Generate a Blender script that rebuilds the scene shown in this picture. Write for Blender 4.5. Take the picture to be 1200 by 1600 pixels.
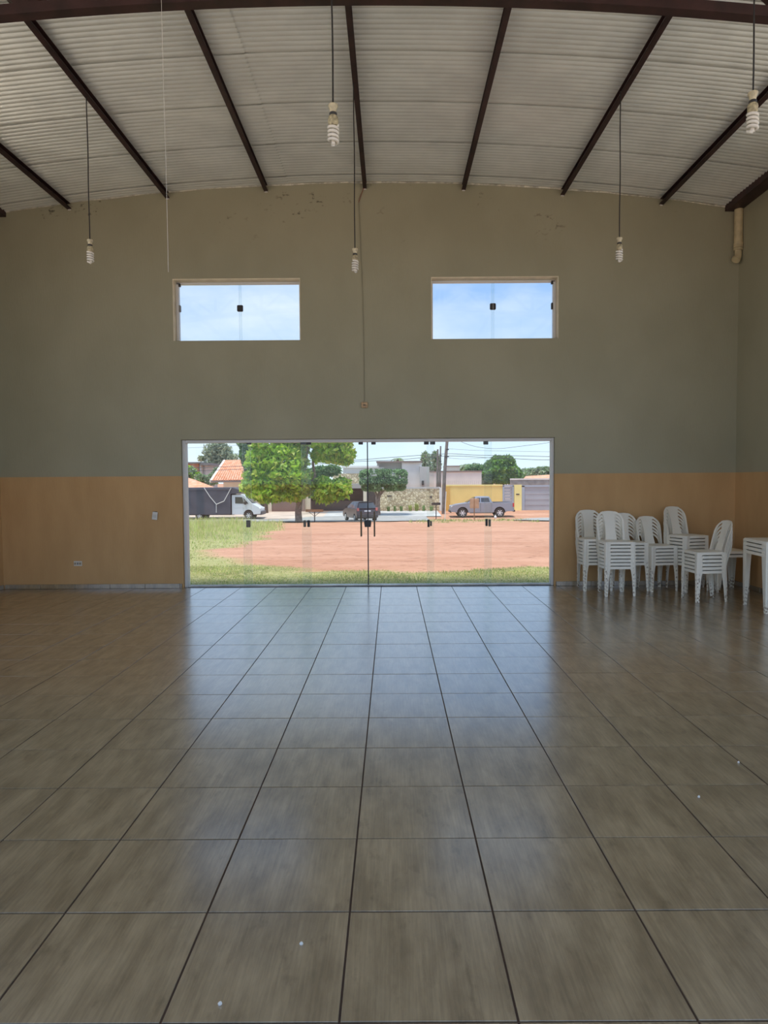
import bpy, bmesh, math, random
import numpy as np
from mathutils import Vector, Matrix
random.seed(7)
rng = np.random.default_rng(7)
PI = math.pi
scene = bpy.context.scene
for o in list(bpy.data.objects):
    bpy.data.objects.remove(o)

# ------------------------------------------------------------------ camera
FPX, PITCH, YAW, ROLL, CXP = 1088.5, -.0449, .0028, -.0066, 609.2
CAM = Vector((.156, -1.8757, 1.508))
_fw = Vector((-math.sin(YAW)*math.cos(PITCH), math.cos(YAW)*math.cos(PITCH), math.sin(PITCH)))
_r0 = Vector((math.cos(YAW), math.sin(YAW), 0))
_u0 = _r0.cross(_fw)
_r = math.cos(ROLL)*_r0 + math.sin(ROLL)*_u0
_u = -math.sin(ROLL)*_r0 + math.cos(ROLL)*_u0
cd = bpy.data.cameras.new('camera')
cam = bpy.data.objects.new('camera', cd)
scene.collection.objects.link(cam)
cd.sensor_fit = 'VERTICAL'
cd.sensor_height = 24.0
cd.lens = FPX*24.0/1600.0
cd.shift_x = -(CXP-600.0)/1600.0
cd.clip_start = .05
cd.clip_end = 2000
m = Matrix((_r, _u, -_fw)).transposed().to_4x4()
m.translation = CAM
cam.matrix_world = m
scene.camera = cam

def ray(x, y):
    return (x-CXP)/FPX*_r - (y-800)/FPX*_u + _fw
def P(x, y, Y):                      # photo pixel on the vertical plane at depth Y
    d = ray(x, y)
    return CAM + d*((Y-CAM.y)/d.y)
def PZ(x, y, Z=0.0):                 # photo pixel on a level surface
    d = ray(x, y)
    return CAM + d*((Z-CAM.z)/d.z)
def PROJ(p):
    d = Vector(p)-CAM
    z = d.dot(_fw)
    if z < .05: return None
    return (CXP+FPX*d.dot(_r)/z, 800-FPX*d.dot(_u)/z)

# ------------------------------------------------------------------ light
SKY_STRENGTH = 1.18
SUN_STRENGTH = 3.9
EXPOSURE = 0.17
vs = scene.view_settings
vs.view_transform = 'Standard'
vs.look = 'None'
vs.gamma = 1
vs.exposure = EXPOSURE
vs.use_curve_mapping = False
w = bpy.data.worlds.new('sky')
scene.world = w
w.use_nodes = True
nt = w.node_tree
nt.nodes.clear()
def wn(t): return nt.nodes.new(t)
out = wn('ShaderNodeOutputWorld'); bg = wn('ShaderNodeBackground')
tc = wn('ShaderNodeTexCoord'); mp = wn('ShaderNodeMapping')
mp.inputs['Scale'].default_value = (1.0, 1.0, 2.6)
n1 = wn('ShaderNodeTexNoise'); n1.inputs['Scale'].default_value = 3.4; n1.inputs['Detail'].default_value = 7; n1.inputs['Roughness'].default_value = .55
rp = wn('ShaderNodeValToRGB')
rp.color_ramp.elements[0].position = .46; rp.color_ramp.elements[0].color = (0, 0, 0, 1)
rp.color_ramp.elements[1].position = .86; rp.color_ramp.elements[1].color = (1, 1, 1, 1)
sep = wn('ShaderNodeSeparateXYZ')
hz = wn('ShaderNodeValToRGB')
hz.color_ramp.elements[0].position = 0.0; hz.color_ramp.elements[0].color = (.72, .86, .97, 1)
hz.color_ramp.elements[1].position = .26; hz.color_ramp.elements[1].color = (.31, .50, .86, 1)
mx = wn('ShaderNodeMix'); mx.data_type = 'RGBA'
mx.inputs['B'].default_value = (.88, .92, .97, 1)
nt.links.new(tc.outputs['Generated'], mp.inputs['Vector'])
nt.links.new(mp.outputs['Vector'], n1.inputs['Vector'])
nt.links.new(n1.outputs['Fac'], rp.inputs['Fac'])
nt.links.new(tc.outputs['Generated'], sep.inputs['Vector'])
nt.links.new(sep.outputs['Z'], hz.inputs['Fac'])
nt.links.new(hz.outputs['Color'], mx.inputs['A'])
nt.links.new(rp.outputs['Color'], mx.inputs['Factor'])
nt.links.new(mx.outputs['Result'], bg.inputs['Color'])
bg.inputs['Strength'].default_value = SKY_STRENGTH
nt.links.new(bg.outputs['Background'], out.inputs['Surface'])
sl = bpy.data.lights.new('sun', 'SUN')
sl.energy = SUN_STRENGTH
sl.angle = math.radians(14)
sl.color = (1.0, .95, .86)
sun = bpy.data.objects.new('sun', sl)
scene.collection.objects.link(sun)
SUN_FROM = Vector((-.14, -.17, 1.15)).normalized()
sun.rotation_euler = SUN_FROM.to_track_quat('Z', 'Y').to_euler()

# ------------------------------------------------------------------ materials
MATS = {}
def mat(name, col, rough=.6, metal=0., var=0., vscale=8., col2=None, bump=0., bscale=30., stretch=(1, 1, 1), coord='Object', spec=.5, detail=5., trans=0., rnd=0.):
    if name in MATS: return MATS[name]
    M = bpy.data.materials.new(name)
    M.use_nodes = True
    t = M.node_tree
    b = t.nodes['Principled BSDF']
    b.inputs['Base Color'].default_value = (*col, 1)
    b.inputs['Roughness'].default_value = rough
    b.inputs['Metallic'].default_value = metal
    b.inputs['Specular IOR Level'].default_value = spec
    if var or bump or col2 or rnd:
        tcn = t.nodes.new('ShaderNodeTexCoord'); mpn = t.nodes.new('ShaderNodeMapping')
        mpn.inputs['Scale'].default_value = stretch
        if coord == 'World':
            g = t.nodes.new('ShaderNodeNewGeometry'); t.links.new(g.outputs['Position'], mpn.inputs['Vector'])
        else:
            t.links.new(tcn.outputs[coord], mpn.inputs['Vector'])
    if var or col2:
        nz = t.nodes.new('ShaderNodeTexNoise')
        nz.inputs['Scale'].default_value = vscale; nz.inputs['Detail'].default_value = detail
        t.links.new(mpn.outputs['Vector'], nz.inputs['Vector'])
        r = t.nodes.new('ShaderNodeValToRGB')
        r.color_ramp.elements[0].position = .35; r.color_ramp.elements[1].position = .65
        c2 = col2 or tuple(min(1, c*(1+var)) for c in col)
        c1 = col if col2 else tuple(c*(1-var) for c in col)
        r.color_ramp.elements[0].color = (*c1, 1); r.color_ramp.elements[1].color = (*c2, 1)
        t.links.new(nz.outputs['Fac'], r.inputs['Fac'])
        t.links.new(r.outputs['Color'], b.inputs['Base Color'])
    if bump:
        nb = t.nodes.new('ShaderNodeTexNoise'); nb.inputs['Scale'].default_value = bscale; nb.inputs['Detail'].default_value = 4
        t.links.new(mpn.outputs['Vector'], nb.inputs['Vector'])
        bp = t.nodes.new('ShaderNodeBump'); bp.inputs['Strength'].default_value = bump; bp.inputs['Distance'].default_value = .02
        t.links.new(nb.outputs['Fac'], bp.inputs['Height'])
        t.links.new(bp.outputs['Normal'], b.inputs['Normal'])
    if trans:                                                # thin leaves let light through
        o = t.nodes['Material Output']
        tr = t.nodes.new('ShaderNodeBsdfTranslucent'); ms = t.nodes.new('ShaderNodeMixShader')
        ms.inputs[0].default_value = trans
        tr.inputs['Color'].default_value = (*[min(1, c*1.5) for c in col], 1)
        t.links.new(b.outputs[0], ms.inputs[1]); t.links.new(tr.outputs[0], ms.inputs[2]); t.links.new(ms.outputs[0], o.inputs['Surface'])
    MATS[name] = M
    return M

def glass_mat(name, tint=(.955, .975, .965), haze=.012):
    M = bpy.data.materials.new(name); M.use_nodes = True
    t = M.node_tree; t.nodes.clear()
    o = t.nodes.new('ShaderNodeOutputMaterial'); tr = t.nodes.new('ShaderNodeBsdfTransparent'); gl = t.nodes.new('ShaderNodeBsdfGlossy')
    fr = t.nodes.new('ShaderNodeFresnel'); ms = t.nodes.new('ShaderNodeMixShader'); df = t.nodes.new('ShaderNodeBsdfDiffuse'); m2 = t.nodes.new('ShaderNodeMixShader')
    fr.inputs['IOR'].default_value = 1.35
    tr.inputs['Color'].default_value = (*tint, 1)
    gl.inputs['Roughness'].default_value = .02
    df.inputs['Color'].default_value = (.7, .72, .7, 1)
    m2.inputs[0].default_value = haze
    t.links.new(fr.outputs[0], ms.inputs[0]); t.links.new(tr.outputs[0], ms.inputs[1]); t.links.new(gl.outputs[0], ms.inputs[2])
    t.links.new(ms.outputs[0], m2.inputs[1]); t.links.new(df.outputs[0], m2.inputs[2]); t.links.new(m2.outputs[0], o.inputs['Surface'])
    MATS[name] = M
    return M

GLASS = glass_mat('door_glass')
GEDGE = mat('glass_edge', (.62, .78, .72), .2)
DARKFIT = mat('dark_fitting', (.035, .034, .036), .45)
WHITEALU = mat('white_aluminium', (.72, .72, .70), .4)
CREAM = mat('cream_paint', (.86, .77, .58), .6, var=.08)
WHITEPL = mat('white_plate', (.74, .72, .66), .4)
REDSTEEL = mat('red_oxide_steel', (.034, .012, .0115), .55, var=.35, vscale=6)
GALV = mat('galvanised_sheet', (.84, .83, .77), .38, metal=.4, var=.07, vscale=2.2, coord='World')
PVC = mat('aged_pvc', (.60, .50, .30), .5, var=.12, vscale=9)
BLACK = mat('black_cord', (.02, .018, .018), .6)

def wall_mat(name):
    M = bpy.data.materials.new(name); M.use_nodes = True
    t = M.node_tree; L = t.links; b = t.nodes['Principled BSDF']
    g = t.nodes.new('ShaderNodeNewGeometry'); s = t.nodes.new('ShaderNodeSeparateXYZ'); L.new(g.outputs['Position'], s.inputs[0])
    lt = t.nodes.new('ShaderNodeMath'); lt.operation = 'LESS_THAN'; lt.inputs[1].default_value = 1.592
    L.new(s.outputs['Z'], lt.inputs[0])
    def ramp(scale, ca, cb, st, lo=.35, hi=.65):
        mpn = t.nodes.new('ShaderNodeMapping'); mpn.inputs['Scale'].default_value = st; L.new(g.outputs['Position'], mpn.inputs['Vector'])
        n = t.nodes.new('ShaderNodeTexNoise'); n.inputs['Scale'].default_value = scale; n.inputs['Detail'].default_value = 6; L.new(mpn.outputs[0], n.inputs['Vector'])
        r = t.nodes.new('ShaderNodeValToRGB'); r.color_ramp.elements[0].position = lo; r.color_ramp.elements[1].position = hi
        r.color_ramp.elements[0].color = (*ca, 1); r.color_ramp.elements[1].color = (*cb, 1); L.new(n.outputs['Fac'], r.inputs['Fac'])
        return n, r
    nu, up = ramp(1.3, (.365, .345, .238), (.40, .378, .265), (1, 1, .7))
    nd, dd = ramp(2.2, (.55, .335, .15), (.61, .38, .175), (1.6, 1.6, .5))
    mx = t.nodes.new('ShaderNodeMix'); mx.data_type = 'RGBA'
    L.new(lt.outputs[0], mx.inputs['Factor']); L.new(up.outputs[0], mx.inputs['A']); L.new(dd.outputs[0], mx.inputs['B'])
    # black mould specks high on the wall near the eaves
    nm, mo = ramp(16, (0, 0, 0), (1, 1, 1), (1, 1, 1.6), .60, .66)
    nm2, mo2 = ramp(1.7, (0, 0, 0), (1, 1, 1), (1, 1, 1), .57, .65)
    mr = t.nodes.new('ShaderNodeMapRange'); mr.inputs[1].default_value = 4.75; mr.inputs[2].default_value = 5.25; L.new(s.outputs['Z'], mr.inputs[0])
    m1 = t.nodes.new('ShaderNodeMath'); m1.operation = 'MULTIPLY'; L.new(mo.outputs[0], m1.inputs[0]); L.new(mo2.outputs[0], m1.inputs[1])
    m2 = t.nodes.new('ShaderNodeMath'); m2.operation = 'MULTIPLY'; L.new(m1.outputs[0], m2.inputs[0]); L.new(mr.outputs[0], m2.inputs[1])
    m3 = t.nodes.new('ShaderNodeMath'); m3.operation = 'MULTIPLY'; m3.inputs[1].default_value = .7; L.new(m2.outputs[0], m3.inputs[0])
    mx2 = t.nodes.new('ShaderNodeMix'); mx2.data_type = 'RGBA'; mx2.inputs['B'].default_value = (.05, .045, .035, 1)
    L.new(m3.outputs[0], mx2.inputs['Factor']); L.new(mx.outputs['Result'], mx2.inputs['A']); L.new(mx2.outputs['Result'], b.inputs['Base Color'])
    b.inputs['Roughness'].default_value = .75
    b.inputs['Specular IOR Level'].default_value = .25
    mpn = t.nodes.new('ShaderNodeMapping'); mpn.inputs['Scale'].default_value = (1, 1, .18); L.new(g.outputs['Position'], mpn.inputs['Vector'])
    nb = t.nodes.new('ShaderNodeTexNoise'); nb.inputs['Scale'].default_value = 70; L.new(mpn.outputs[0], nb.inputs['Vector'])
    bp = t.nodes.new('ShaderNodeBump'); bp.inputs['Strength'].default_value = .35; bp.inputs['Distance'].default_value = .004
    L.new(nb.outputs['Fac'], bp.inputs['Height']); L.new(bp.outputs['Normal'], b.inputs['Normal'])
    MATS[name] = M
    return M
WALL = wall_mat('painted_wall')

def tile_mat(name):
    M = bpy.data.materials.new(name); M.use_nodes = True
    t = M.node_tree; L = t.links; b = t.nodes['Principled BSDF']
    tcn = t.nodes.new('ShaderNodeTexCoord'); oi = t.nodes.new('ShaderNodeObjectInfo')
    g = t.nodes.new('ShaderNodeNewGeometry')
    cb = t.nodes.new('ShaderNodeCombineXYZ')
    def mul(a, k):
        n = t.nodes.new('ShaderNodeMath'); n.operation = 'MULTIPLY'; n.inputs[1].default_value = k; L.new(a, n.inputs[0]); return n.outputs[0]
    L.new(mul(oi.outputs['Random'], 61.0), cb.inputs[0]); L.new(mul(oi.outputs['Random'], 37.0), cb.inputs[1])
    ad = t.nodes.new('ShaderNodeVectorMath'); ad.operation = 'ADD'; L.new(g.outputs['Position'], ad.inputs[0]); L.new(cb.outputs[0], ad.inputs[1])
    def noise(scale, st, det, ca, cb_, lo, hi):
        mpn = t.nodes.new('ShaderNodeMapping'); mpn.inputs['Scale'].default_value = st; L.new(ad.outputs[0], mpn.inputs['Vector'])
        n = t.nodes.new('ShaderNodeTexNoise'); n.inputs['Scale'].default_value = scale; n.inputs['Detail'].default_value = det; n.inputs['Roughness'].default_value = .6
        L.new(mpn.outputs[0], n.inputs['Vector'])
        r = t.nodes.new('ShaderNodeValToRGB'); r.color_ramp.elements[0].position = lo; r.color_ramp.elements[1].position = hi
        r.color_ramp.elements[0].color = (*ca, 1); r.color_ramp.elements[1].color = (*cb_, 1); L.new(n.outputs['Fac'], r.inputs['Fac'])
        return n, r
    n1, r1 = noise(4.0, (2.6, .75, 1), 6, (.225, .163, .085), (.385, .292, .165), .36, .64)
    n2, r2 = noise(11.0, (9, .35, 1), 4, (.80, .78, .76), (1.06, 1.05, 1.04), .35, .65)
    n3, r3 = noise(7.0, (2.2, .9, 1), 5, (.66, .64, .60), (1, 1, 1), .27, .42)
    mm = t.nodes.new('ShaderNodeMix'); mm.data_type = 'RGBA'; mm.blend_type = 'MULTIPLY'; mm.inputs['Factor'].default_value = 1
    L.new(r1.outputs[0], mm.inputs['A']); L.new(r2.outputs[0], mm.inputs['B'])
    m2 = t.nodes.new('ShaderNodeMix'); m2.data_type = 'RGBA'; m2.blend_type = 'MULTIPLY'; m2.inputs['Factor'].default_value = 1
    L.new(mm.outputs['Result'], m2.inputs['A']); L.new(r3.outputs[0], m2.inputs['B'])
    L.new(m2.outputs['Result'], b.inputs['Base Color'])
    b.inputs['Roughness'].default_value = .36
    b.inputs['Specular IOR Level'].default_value = 1.0
    b.inputs['Coat Weight'].default_value = 1.0
    b.inputs['Coat Roughness'].default_value = .20
    b.inputs['Coat IOR'].default_value = 2.0
    bp = t.nodes.new('ShaderNodeBump'); bp.inputs['Strength'].default_value = .10; bp.inputs['Distance'].default_value = .003
    L.new(n2.outputs['Fac'], bp.inputs['Height']); L.new(bp.outputs['Normal'], b.inputs['Normal'])
    MATS[name] = M
    return M
TILE = tile_mat('wood_look_porcelain')
GROUT = mat('dark_grout', (.075, .045, .030), .85, var=.2, vscale=5)

def plastic_mat():
    M = bpy.data.materials.new('white_plastic'); M.use_nodes = True
    t = M.node_tree; L = t.links; b = t.nodes['Principled BSDF']
    tcn = t.nodes.new('ShaderNodeTexCoord'); s = t.nodes.new('ShaderNodeSeparateXYZ'); L.new(tcn.outputs['Object'], s.inputs[0])
    mr = t.nodes.new('ShaderNodeMapRange'); mr.inputs[1].default_value = .14; mr.inputs[2].default_value = .03; L.new(s.outputs['Z'], mr.inputs[0])
    n = t.nodes.new('ShaderNodeTexNoise'); n.inputs['Scale'].default_value = 38; n.inputs['Detail'].default_value = 4; L.new(tcn.outputs['Object'], n.inputs['Vector'])
    r = t.nodes.new('ShaderNodeValToRGB'); r.color_ramp.elements[0].position = .48; r.color_ramp.elements[1].position = .6; L.new(n.outputs['Fac'], r.inputs['Fac'])
    mu = t.nodes.new('ShaderNodeMath'); mu.operation = 'MULTIPLY'; L.new(mr.outputs[0], mu.inputs[0]); L.new(r.outputs[0], mu.inputs[1])
    mx = t.nodes.new('ShaderNodeMix'); mx.data_type = 'RGBA'; mx.inputs['A'].default_value = (.90, .85, .72, 1); mx.inputs['B'].default_value = (.22, .13, .06, 1)
    L.new(mu.outputs[0], mx.inputs['Factor']); L.new(mx.outputs['Result'], b.inputs['Base Color'])
    b.inputs['Roughness'].default_value = .42
    return M
PLASTIC = plastic_mat()

# ------------------------------------------------------------------ mesh helpers
COL = scene.collection
class MB:
    def __init__(s): s.v = []; s.f = []; s.m = []; s.mi = 0
    def add(s, vs_, fs):
        b = len(s.v); s.v += [tuple(p) for p in vs_]
        for f in fs: s.f.append(tuple(i+b for i in f)); s.m.append(s.mi)
        return s
    def box(s, x0, x1, y0, y1, z0, z1):
        return s.add([(x0, y0, z0), (x1, y0, z0), (x1, y1, z0), (x0, y1, z0), (x0, y0, z1), (x1, y0, z1), (x1, y1, z1), (x0, y1, z1)],
                     [(0, 3, 2, 1), (4, 5, 6, 7), (0, 1, 5, 4), (1, 2, 6, 5), (2, 3, 7, 6), (3, 0, 4, 7)])
    def bbox(s, x0, x1, y0, y1, z0, z1, c=.006):            # box with chamfered edges
        xs, ys, zs = (x0, x1), (y0, y1), (z0, z1)
        bm = bmesh.new()
        bmesh.ops.create_cube(bm, size=1)
        for v in bm.verts:
            v.co = Vector((xs[v.co.x > 0], ys[v.co.y > 0], zs[v.co.z > 0]))
        bmesh.ops.bevel(bm, geom=list(bm.edges), offset=c, segments=1, affect='EDGES', profile=.5)
        bm.verts.index_update()
        s.add([v.co[:] for v in bm.verts], [[v.index for v in f.verts] for f in bm.faces])
        bm.free()
        return s
    def loft(s, rings, caps=True, close=True):
        n = len(rings[0]); vs_ = [p for r in rings for p in r]; fs = []
        for i in range(len(rings)-1):
            for j in range(n if close else n-1):
                k = (j+1) % n
                fs.append((i*n+j, i*n+k, (i+1)*n+k, (i+1)*n+j))
        if caps: fs.append(tuple(range(n))[::-1]); fs.append(tuple((len(rings)-1)*n+j for j in range(n)))
        return s.add(vs_, fs)
    def tube(s, path, r, n=6, caps=True):
        path = [Vector(p) for p in path]; rings = []
        rs = r if isinstance(r, (list, tuple)) else [r]*len(path)
        up = None
        for i, p in enumerate(path):
            a = path[max(i-1, 0)]; b = path[min(i+1, len(path)-1)]
            d = (b-a).normalized() if (b-a).length > 1e-9 else Vector((0, 0, 1))
            if up is None:
                up = d.orthogonal().normalized()
            up = (up - d*up.dot(d))
            up = up.normalized() if up.length > 1e-6 else d.orthogonal().normalized()
            sd = d.cross(up)
            rings.append([p+rs[i]*(math.cos(2*PI*k/n)*up+math.sin(2*PI*k/n)*sd) for k in range(n)])
        return s.loft(rings, caps)
    def bar(s, a, b, w_, h_, up=(0, 0, 1)):
        a = Vector(a); b = Vector(b); d = (b-a).normalized(); sd = d.cross(Vector(up))
        if sd.length < 1e-5: sd = d.orthogonal()
        sd.normalize(); u2 = sd.cross(d)
        q = [(-w_/2, -h_/2), (w_/2, -h_/2), (w_/2, h_/2), (-w_/2, h_/2)]
        return s.loft([[p+sd*i+u2*j for i, j in q] for p in (a, b)])
    def lathe(s, prof, c=(0, 0, 0), n=14):
        return s.loft([[(c[0]+r*math.cos(2*PI*k/n), c[1]+r*math.sin(2*PI*k/n), c[2]+z) for k in range(n)] for r, z in prof])
    def prism(s, poly, fn, d0, d1):                          # fn(a,b,d) -> point
        return s.loft([[fn(a, b, d) for a, b in poly] for d in (d0, d1)])
    def build(s, name, mats, parent=None, smooth=False, recalc=True):
        me = bpy.data.meshes.new(name)
        me.from_pydata([tuple(v) for v in s.v], [], s.f)
        ml = mats if isinstance(mats, (list, tuple)) else [mats]
        for mm in ml: me.materials.append(mm)
        if len(ml) > 1: me.polygons.foreach_set('material_index', s.m)
        if recalc:
            bm = bmesh.new(); bm.from_mesh(me); bmesh.ops.recalc_face_normals(bm, faces=bm.faces); bm.to_mesh(me); bm.free()
        if smooth:
            me.polygons.foreach_set('use_smooth', [True]*len(me.polygons))
            try: me.set_sharp_from_angle(angle=math.radians(40))
            except Exception: pass
        o = bpy.data.objects.new(name, me)
        COL.objects.link(o)
        if parent is not None: o.parent = parent
        return o
def empty(name, loc=(0, 0, 0), rz=0.):
    o = bpy.data.objects.new(name, None); COL.objects.link(o)
    o.empty_display_size = .1
    o.location = loc; o.rotation_euler = (0, 0, rz)
    return o
def tag(o, label, cat=None, group=None, kind=None):
    o['label'] = label
    if cat: o['category'] = cat
    if group: o['group'] = group
    if kind: o['kind'] = kind
    return o
def struct(o, label=None):
    o['kind'] = 'structure'
    if label: o['label'] = label
    return o
def link_copy(o, parent=None):
    c = o.copy(); COL.objects.link(c); c.parent = parent
    return c
def copy_tree(o, parent=None):
    c = link_copy(o, parent)
    for ch in list(o.children):
        copy_tree(ch, c)
    return c

# ================================================================== THE HALL
XL, XR, XC = -5.38, 5.01, -.185
YF, YO, YB = 7.98, 8.18, -2.5          # inner face of the front wall, outer face, back of the hall, invented as open to let daylight in
def zroof(x): return 5.665-.0147*(x-XC)**2

# ---- floor
fl = MB().box(XL-.2, XR+.2, YB, YO-.02, -.14, -.004).build('floor', GROUT)
struct(fl, 'wood look tiled floor of the hall')
def tile_mesh(x0, x1, y0, y1):
    g, c = .0036, .0008
    x0 += g; x1 -= g; y0 += g; y1 -= g
    cx, cy = (x0+x1)/2, (y0+y1)/2
    b = MB()
    def rect(i, z): return [(x0+i-cx, y0+i-cy, z), (x1-i-cx, y0+i-cy, z), (x1-i-cx, y1-i-cy, z), (x0+i-cx, y1-i-cy, z)]
    b.loft([rect(0, -.0075), rect(0, -c), rect(c, 0)])
    return b, cx, cy
shared = {}
rest = MB()
for cidx in range(-11, 11):
    for ridx in range(-5, 16):
        x0, x1 = max(cidx*.5, XL), min(cidx*.5+.5, XR)
        y0, y1 = ridx*.5, min(ridx*.5+.5, YF+.04)
        if x1-x0 < .04: continue
        vis = False
        for a in (x0, (x0+x1)/2, x1):
            for bb in (y0, (y0+y1)/2, y1):
                q = PROJ((a, bb, 0))
                if q and -12 < q[0] < 1212 and q[1] < 1612: vis = True
        b, cx, cy = tile_mesh(x0, x1, y0, y1)
        if not vis:
            rest.add([(p[0]+cx, p[1]+cy, p[2]) for p in b.v], b.f); continue
        key = (round(x1-x0, 3), round(y1-y0, 3))
        if key not in shared:
            o = b.build('floor_tile', TILE, fl); shared[key] = o
        else:
            o = link_copy(shared[key], fl)
        o.location = (cx, cy, random.uniform(-.0006, .0004))
        o.rotation_euler = (random.gauss(0, .0007), random.gauss(0, .0007), 0)
o = rest.build('floor_tile', TILE, fl); o['kind'] = 'stuff'

# ---- front wall with the door and two window openings
DX0, DX1, DZ = -2.815, 2.46, 2.105
W1 = (-2.887, -1.105, 3.482, 4.345); W2 = (.724, 2.502, 3.490, 4.340)
wf = MB()
def wbox(x0, x1, z0, z1): wf.box(x0, x1, YF, YO, z0, z1)
wbox(XL-.2, DX0, -.14, DZ); wbox(DX1, XR+.2, -.14, DZ)
zs = 3.486
wbox(XL-.2, XR+.2, DZ, zs)
for a, b_ in ((XL-.2, W1[0]), (W1[1], W2[0]), (W2[1], XR+.2)): wbox(a, b_, zs, 4.342)
N = 26
for i in range(N):
    a = XL-.2+(XR-XL+.4)*i/N; b_ = XL-.2+(XR-XL+.4)*(i+1)/N
    wf.loft([[(a, YF, 4.342), (a, YO, 4.342), (a, YO, zroof(a)+.004), (a, YF, zroof(a)+.004)],
             [(b_, YF, 4.342), (b_, YO, 4.342), (b_, YO, zroof(b_)+.004), (b_, YF, zroof(b_)+.004)]])
struct(wf.build('wall_front', WALL), 'front wall painted off white above a peach dado')
YS = 5.25                                 # the side walls stop here; openings beyond are invented to let daylight in
struct(MB().box(XL-.2, XL, YS, YF, -.14, 5.305).build('wall_left', WALL), 'left side wall with peach dado')
struct(MB().box(XR, XR+.2, YS, YF, -.14, 5.305).build('wall_right', WALL), 'right side wall with peach dado')

k_ = 4  # columns added to carry the roof along the invented openings
for yc in (3.474, YB+.15):
    for xc in (XL-.10, XR+.10):
        struct(MB().bbox(xc-.09, xc+.09, yc-.11, yc+.11, -.14, 5.20, .008).build('trim_%d' % k_, WALL), 'square column carrying the roof at the side left open for daylight'); k_ += 1
# ---- baseboards out of cut floor tiles
def baseboard(name, axis, a0, a1, at_, sgn, label):
    bk = MB()
    if axis == 'x': bk.box(a0, a1, min(at_, at_+sgn*.006), max(at_, at_+sgn*.006), 0, .062)
    else: bk.box(min(at_, at_+sgn*.006), max(at_, at_+sgn*.006), a0, a1, 0, .062)
    s = struct(bk.build(name, GROUT), label)
    p = a0
    mesh_cache = {}
    while p < a1-.01:
        q = min(p+.5, a1); L_ = q-p-.005
        k = round(L_, 3)
        if k not in mesh_cache:
            b = MB()
            if axis == 'x': b.bbox(-L_/2, L_/2, -.006, .006, 0, .064, .002)
            else: b.bbox(-.006, .006, -L_/2, L_/2, 0, .064, .002)
            t = b.build('baseboard_tile', TILE, s); mesh_cache[k] = t
        else: t = link_copy(mesh_cache[k], s)
        t.location = ((p+q)/2, at_+sgn*.009, .001) if axis == 'x' else (at_+sgn*.009, (p+q)/2, .001)
        p += .5
baseboard('baseboard_front', 'x', XL+.02, DX0-.02, YF, -1, 'tile baseboard on front wall beside the outlet')
baseboard('baseboard_front', 'x', DX1+.02, XR-.02, YF, -1, 'tile baseboard on front wall behind chair stacks')
baseboard('baseboard_left', 'y', YS, YF-.02, XL, 1, 'tile baseboard on left wall')
baseboard('baseboard_right', 'y', YS, YF-.02, XR, -1, 'tile baseboard on right wall')

# ---- roof: corrugated sheets on purlins
ceil = struct(empty('ceiling', (XC, 2, 5.6)), 'barrel roof of corrugated metal sheets on steel purlins')
PITCHY = .0754
def sheet(y0, y1, x0, x1, lift):
    ny = int(round((y1-y0)/PITCHY*8)); nx = max(2, int((x1-x0)/.45))
    vs_ = []; fs = []
    for i in range(ny+1):
        y = y0+(y1-y0)*i/ny
        for j in range(nx+1):
            x = x0+(x1-x0)*j/nx
            z = zroof(x)+.011-.024*abs(math.sin(PI*y/PITCHY))**.8+lift-.016*(1-i/ny)
            vs_.append((x-XC, y-2, z-5.6))
    for i in range(ny):
        for j in range(nx):
            a = i*(nx+1)+j
            fs.append((a, a+1, a+nx+2, a+nx+1))
    b = MB().add(vs_, fs)
    return b.build('roof_sheet', GALV, ceil, smooth=True, recalc=False)
ys = [7.9-.905*k for k in range(0, 12)]
for k, y1 in enumerate([8.32]+ys[:-1]):
    y0 = ys[k] if k else 7.9
    if k == 0: y0, y1 = 7.9-.15, 8.6
    else: y0, y1 = ys[k]-.15, ys[k-1]
    lapx = -1.36+random.uniform(-.01, .01)
    sheet(y0, y1, XL-.35, lapx+.12, .0)
    sheet(y0, y1, lapx, XR+.35, .008)
PX = [XC-.005+1.373*k for k in range(-3, 4)]
for k, x in enumerate(PX):
    z = zroof(x)-.030
    pb = MB()
    sg = 1 if x > XC else -1
    # C channel: web plus two flanges opening away from the middle of the hall
    wd, hg, th = .052, .082, .005
    pb.box(-wd/2, -wd/2+th, YB, YF+.01, -hg, 0)
    pb.box(-wd/2, wd/2, YB, YF+.01, -hg, -hg+th)
    pb.box(-wd/2, wd/2, YB, YF+.01, -th, 0)
    pb.box(wd/2-th, wd/2, YB, YF+.01, -hg, -hg+.018)
    o = pb.build('purlin', REDSTEEL, ceil)
    o.scale.x = -sg
    o.location = (x-XC, -2, z-5.6)
    o.rotation_euler = (0, math.atan(2*.0147*(x-XC)), 0)
    cl = MB().box(-.02, .02, YF-.014, YF-.001, -hg-.012, -hg+.002).build('purlin_end_cap', WHITEPL, o)
# cream mortar bead where the roof meets the front wall
tb = MB(); pts = []
for i in range(41):
    x = XL+.05+(XR-XL-.1)*i/40
    pts.append((x, YF-.006, zroof(x)-.022+random.uniform(-.006, .004)))
tb.tube(pts, [.013+random.uniform(-.006, .004) for _ in pts], 5)
struct(tb.build('trim_1', mat('mortar_bead', (.62, .58, .48), .8, var=.35, vscale=14)), 'ragged mortar bead under the roof sheets')
for nm, x0, x1 in (('trim_2', XL, XL+.20), ('trim_3', XR-.21, XR)):
    struct(MB().bbox(x0+.002, x1-.002, YB, YF-.002, 5.205, 5.30, .004).build(nm, REDSTEEL), 'dark red steel eave beam along the side wall')

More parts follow.
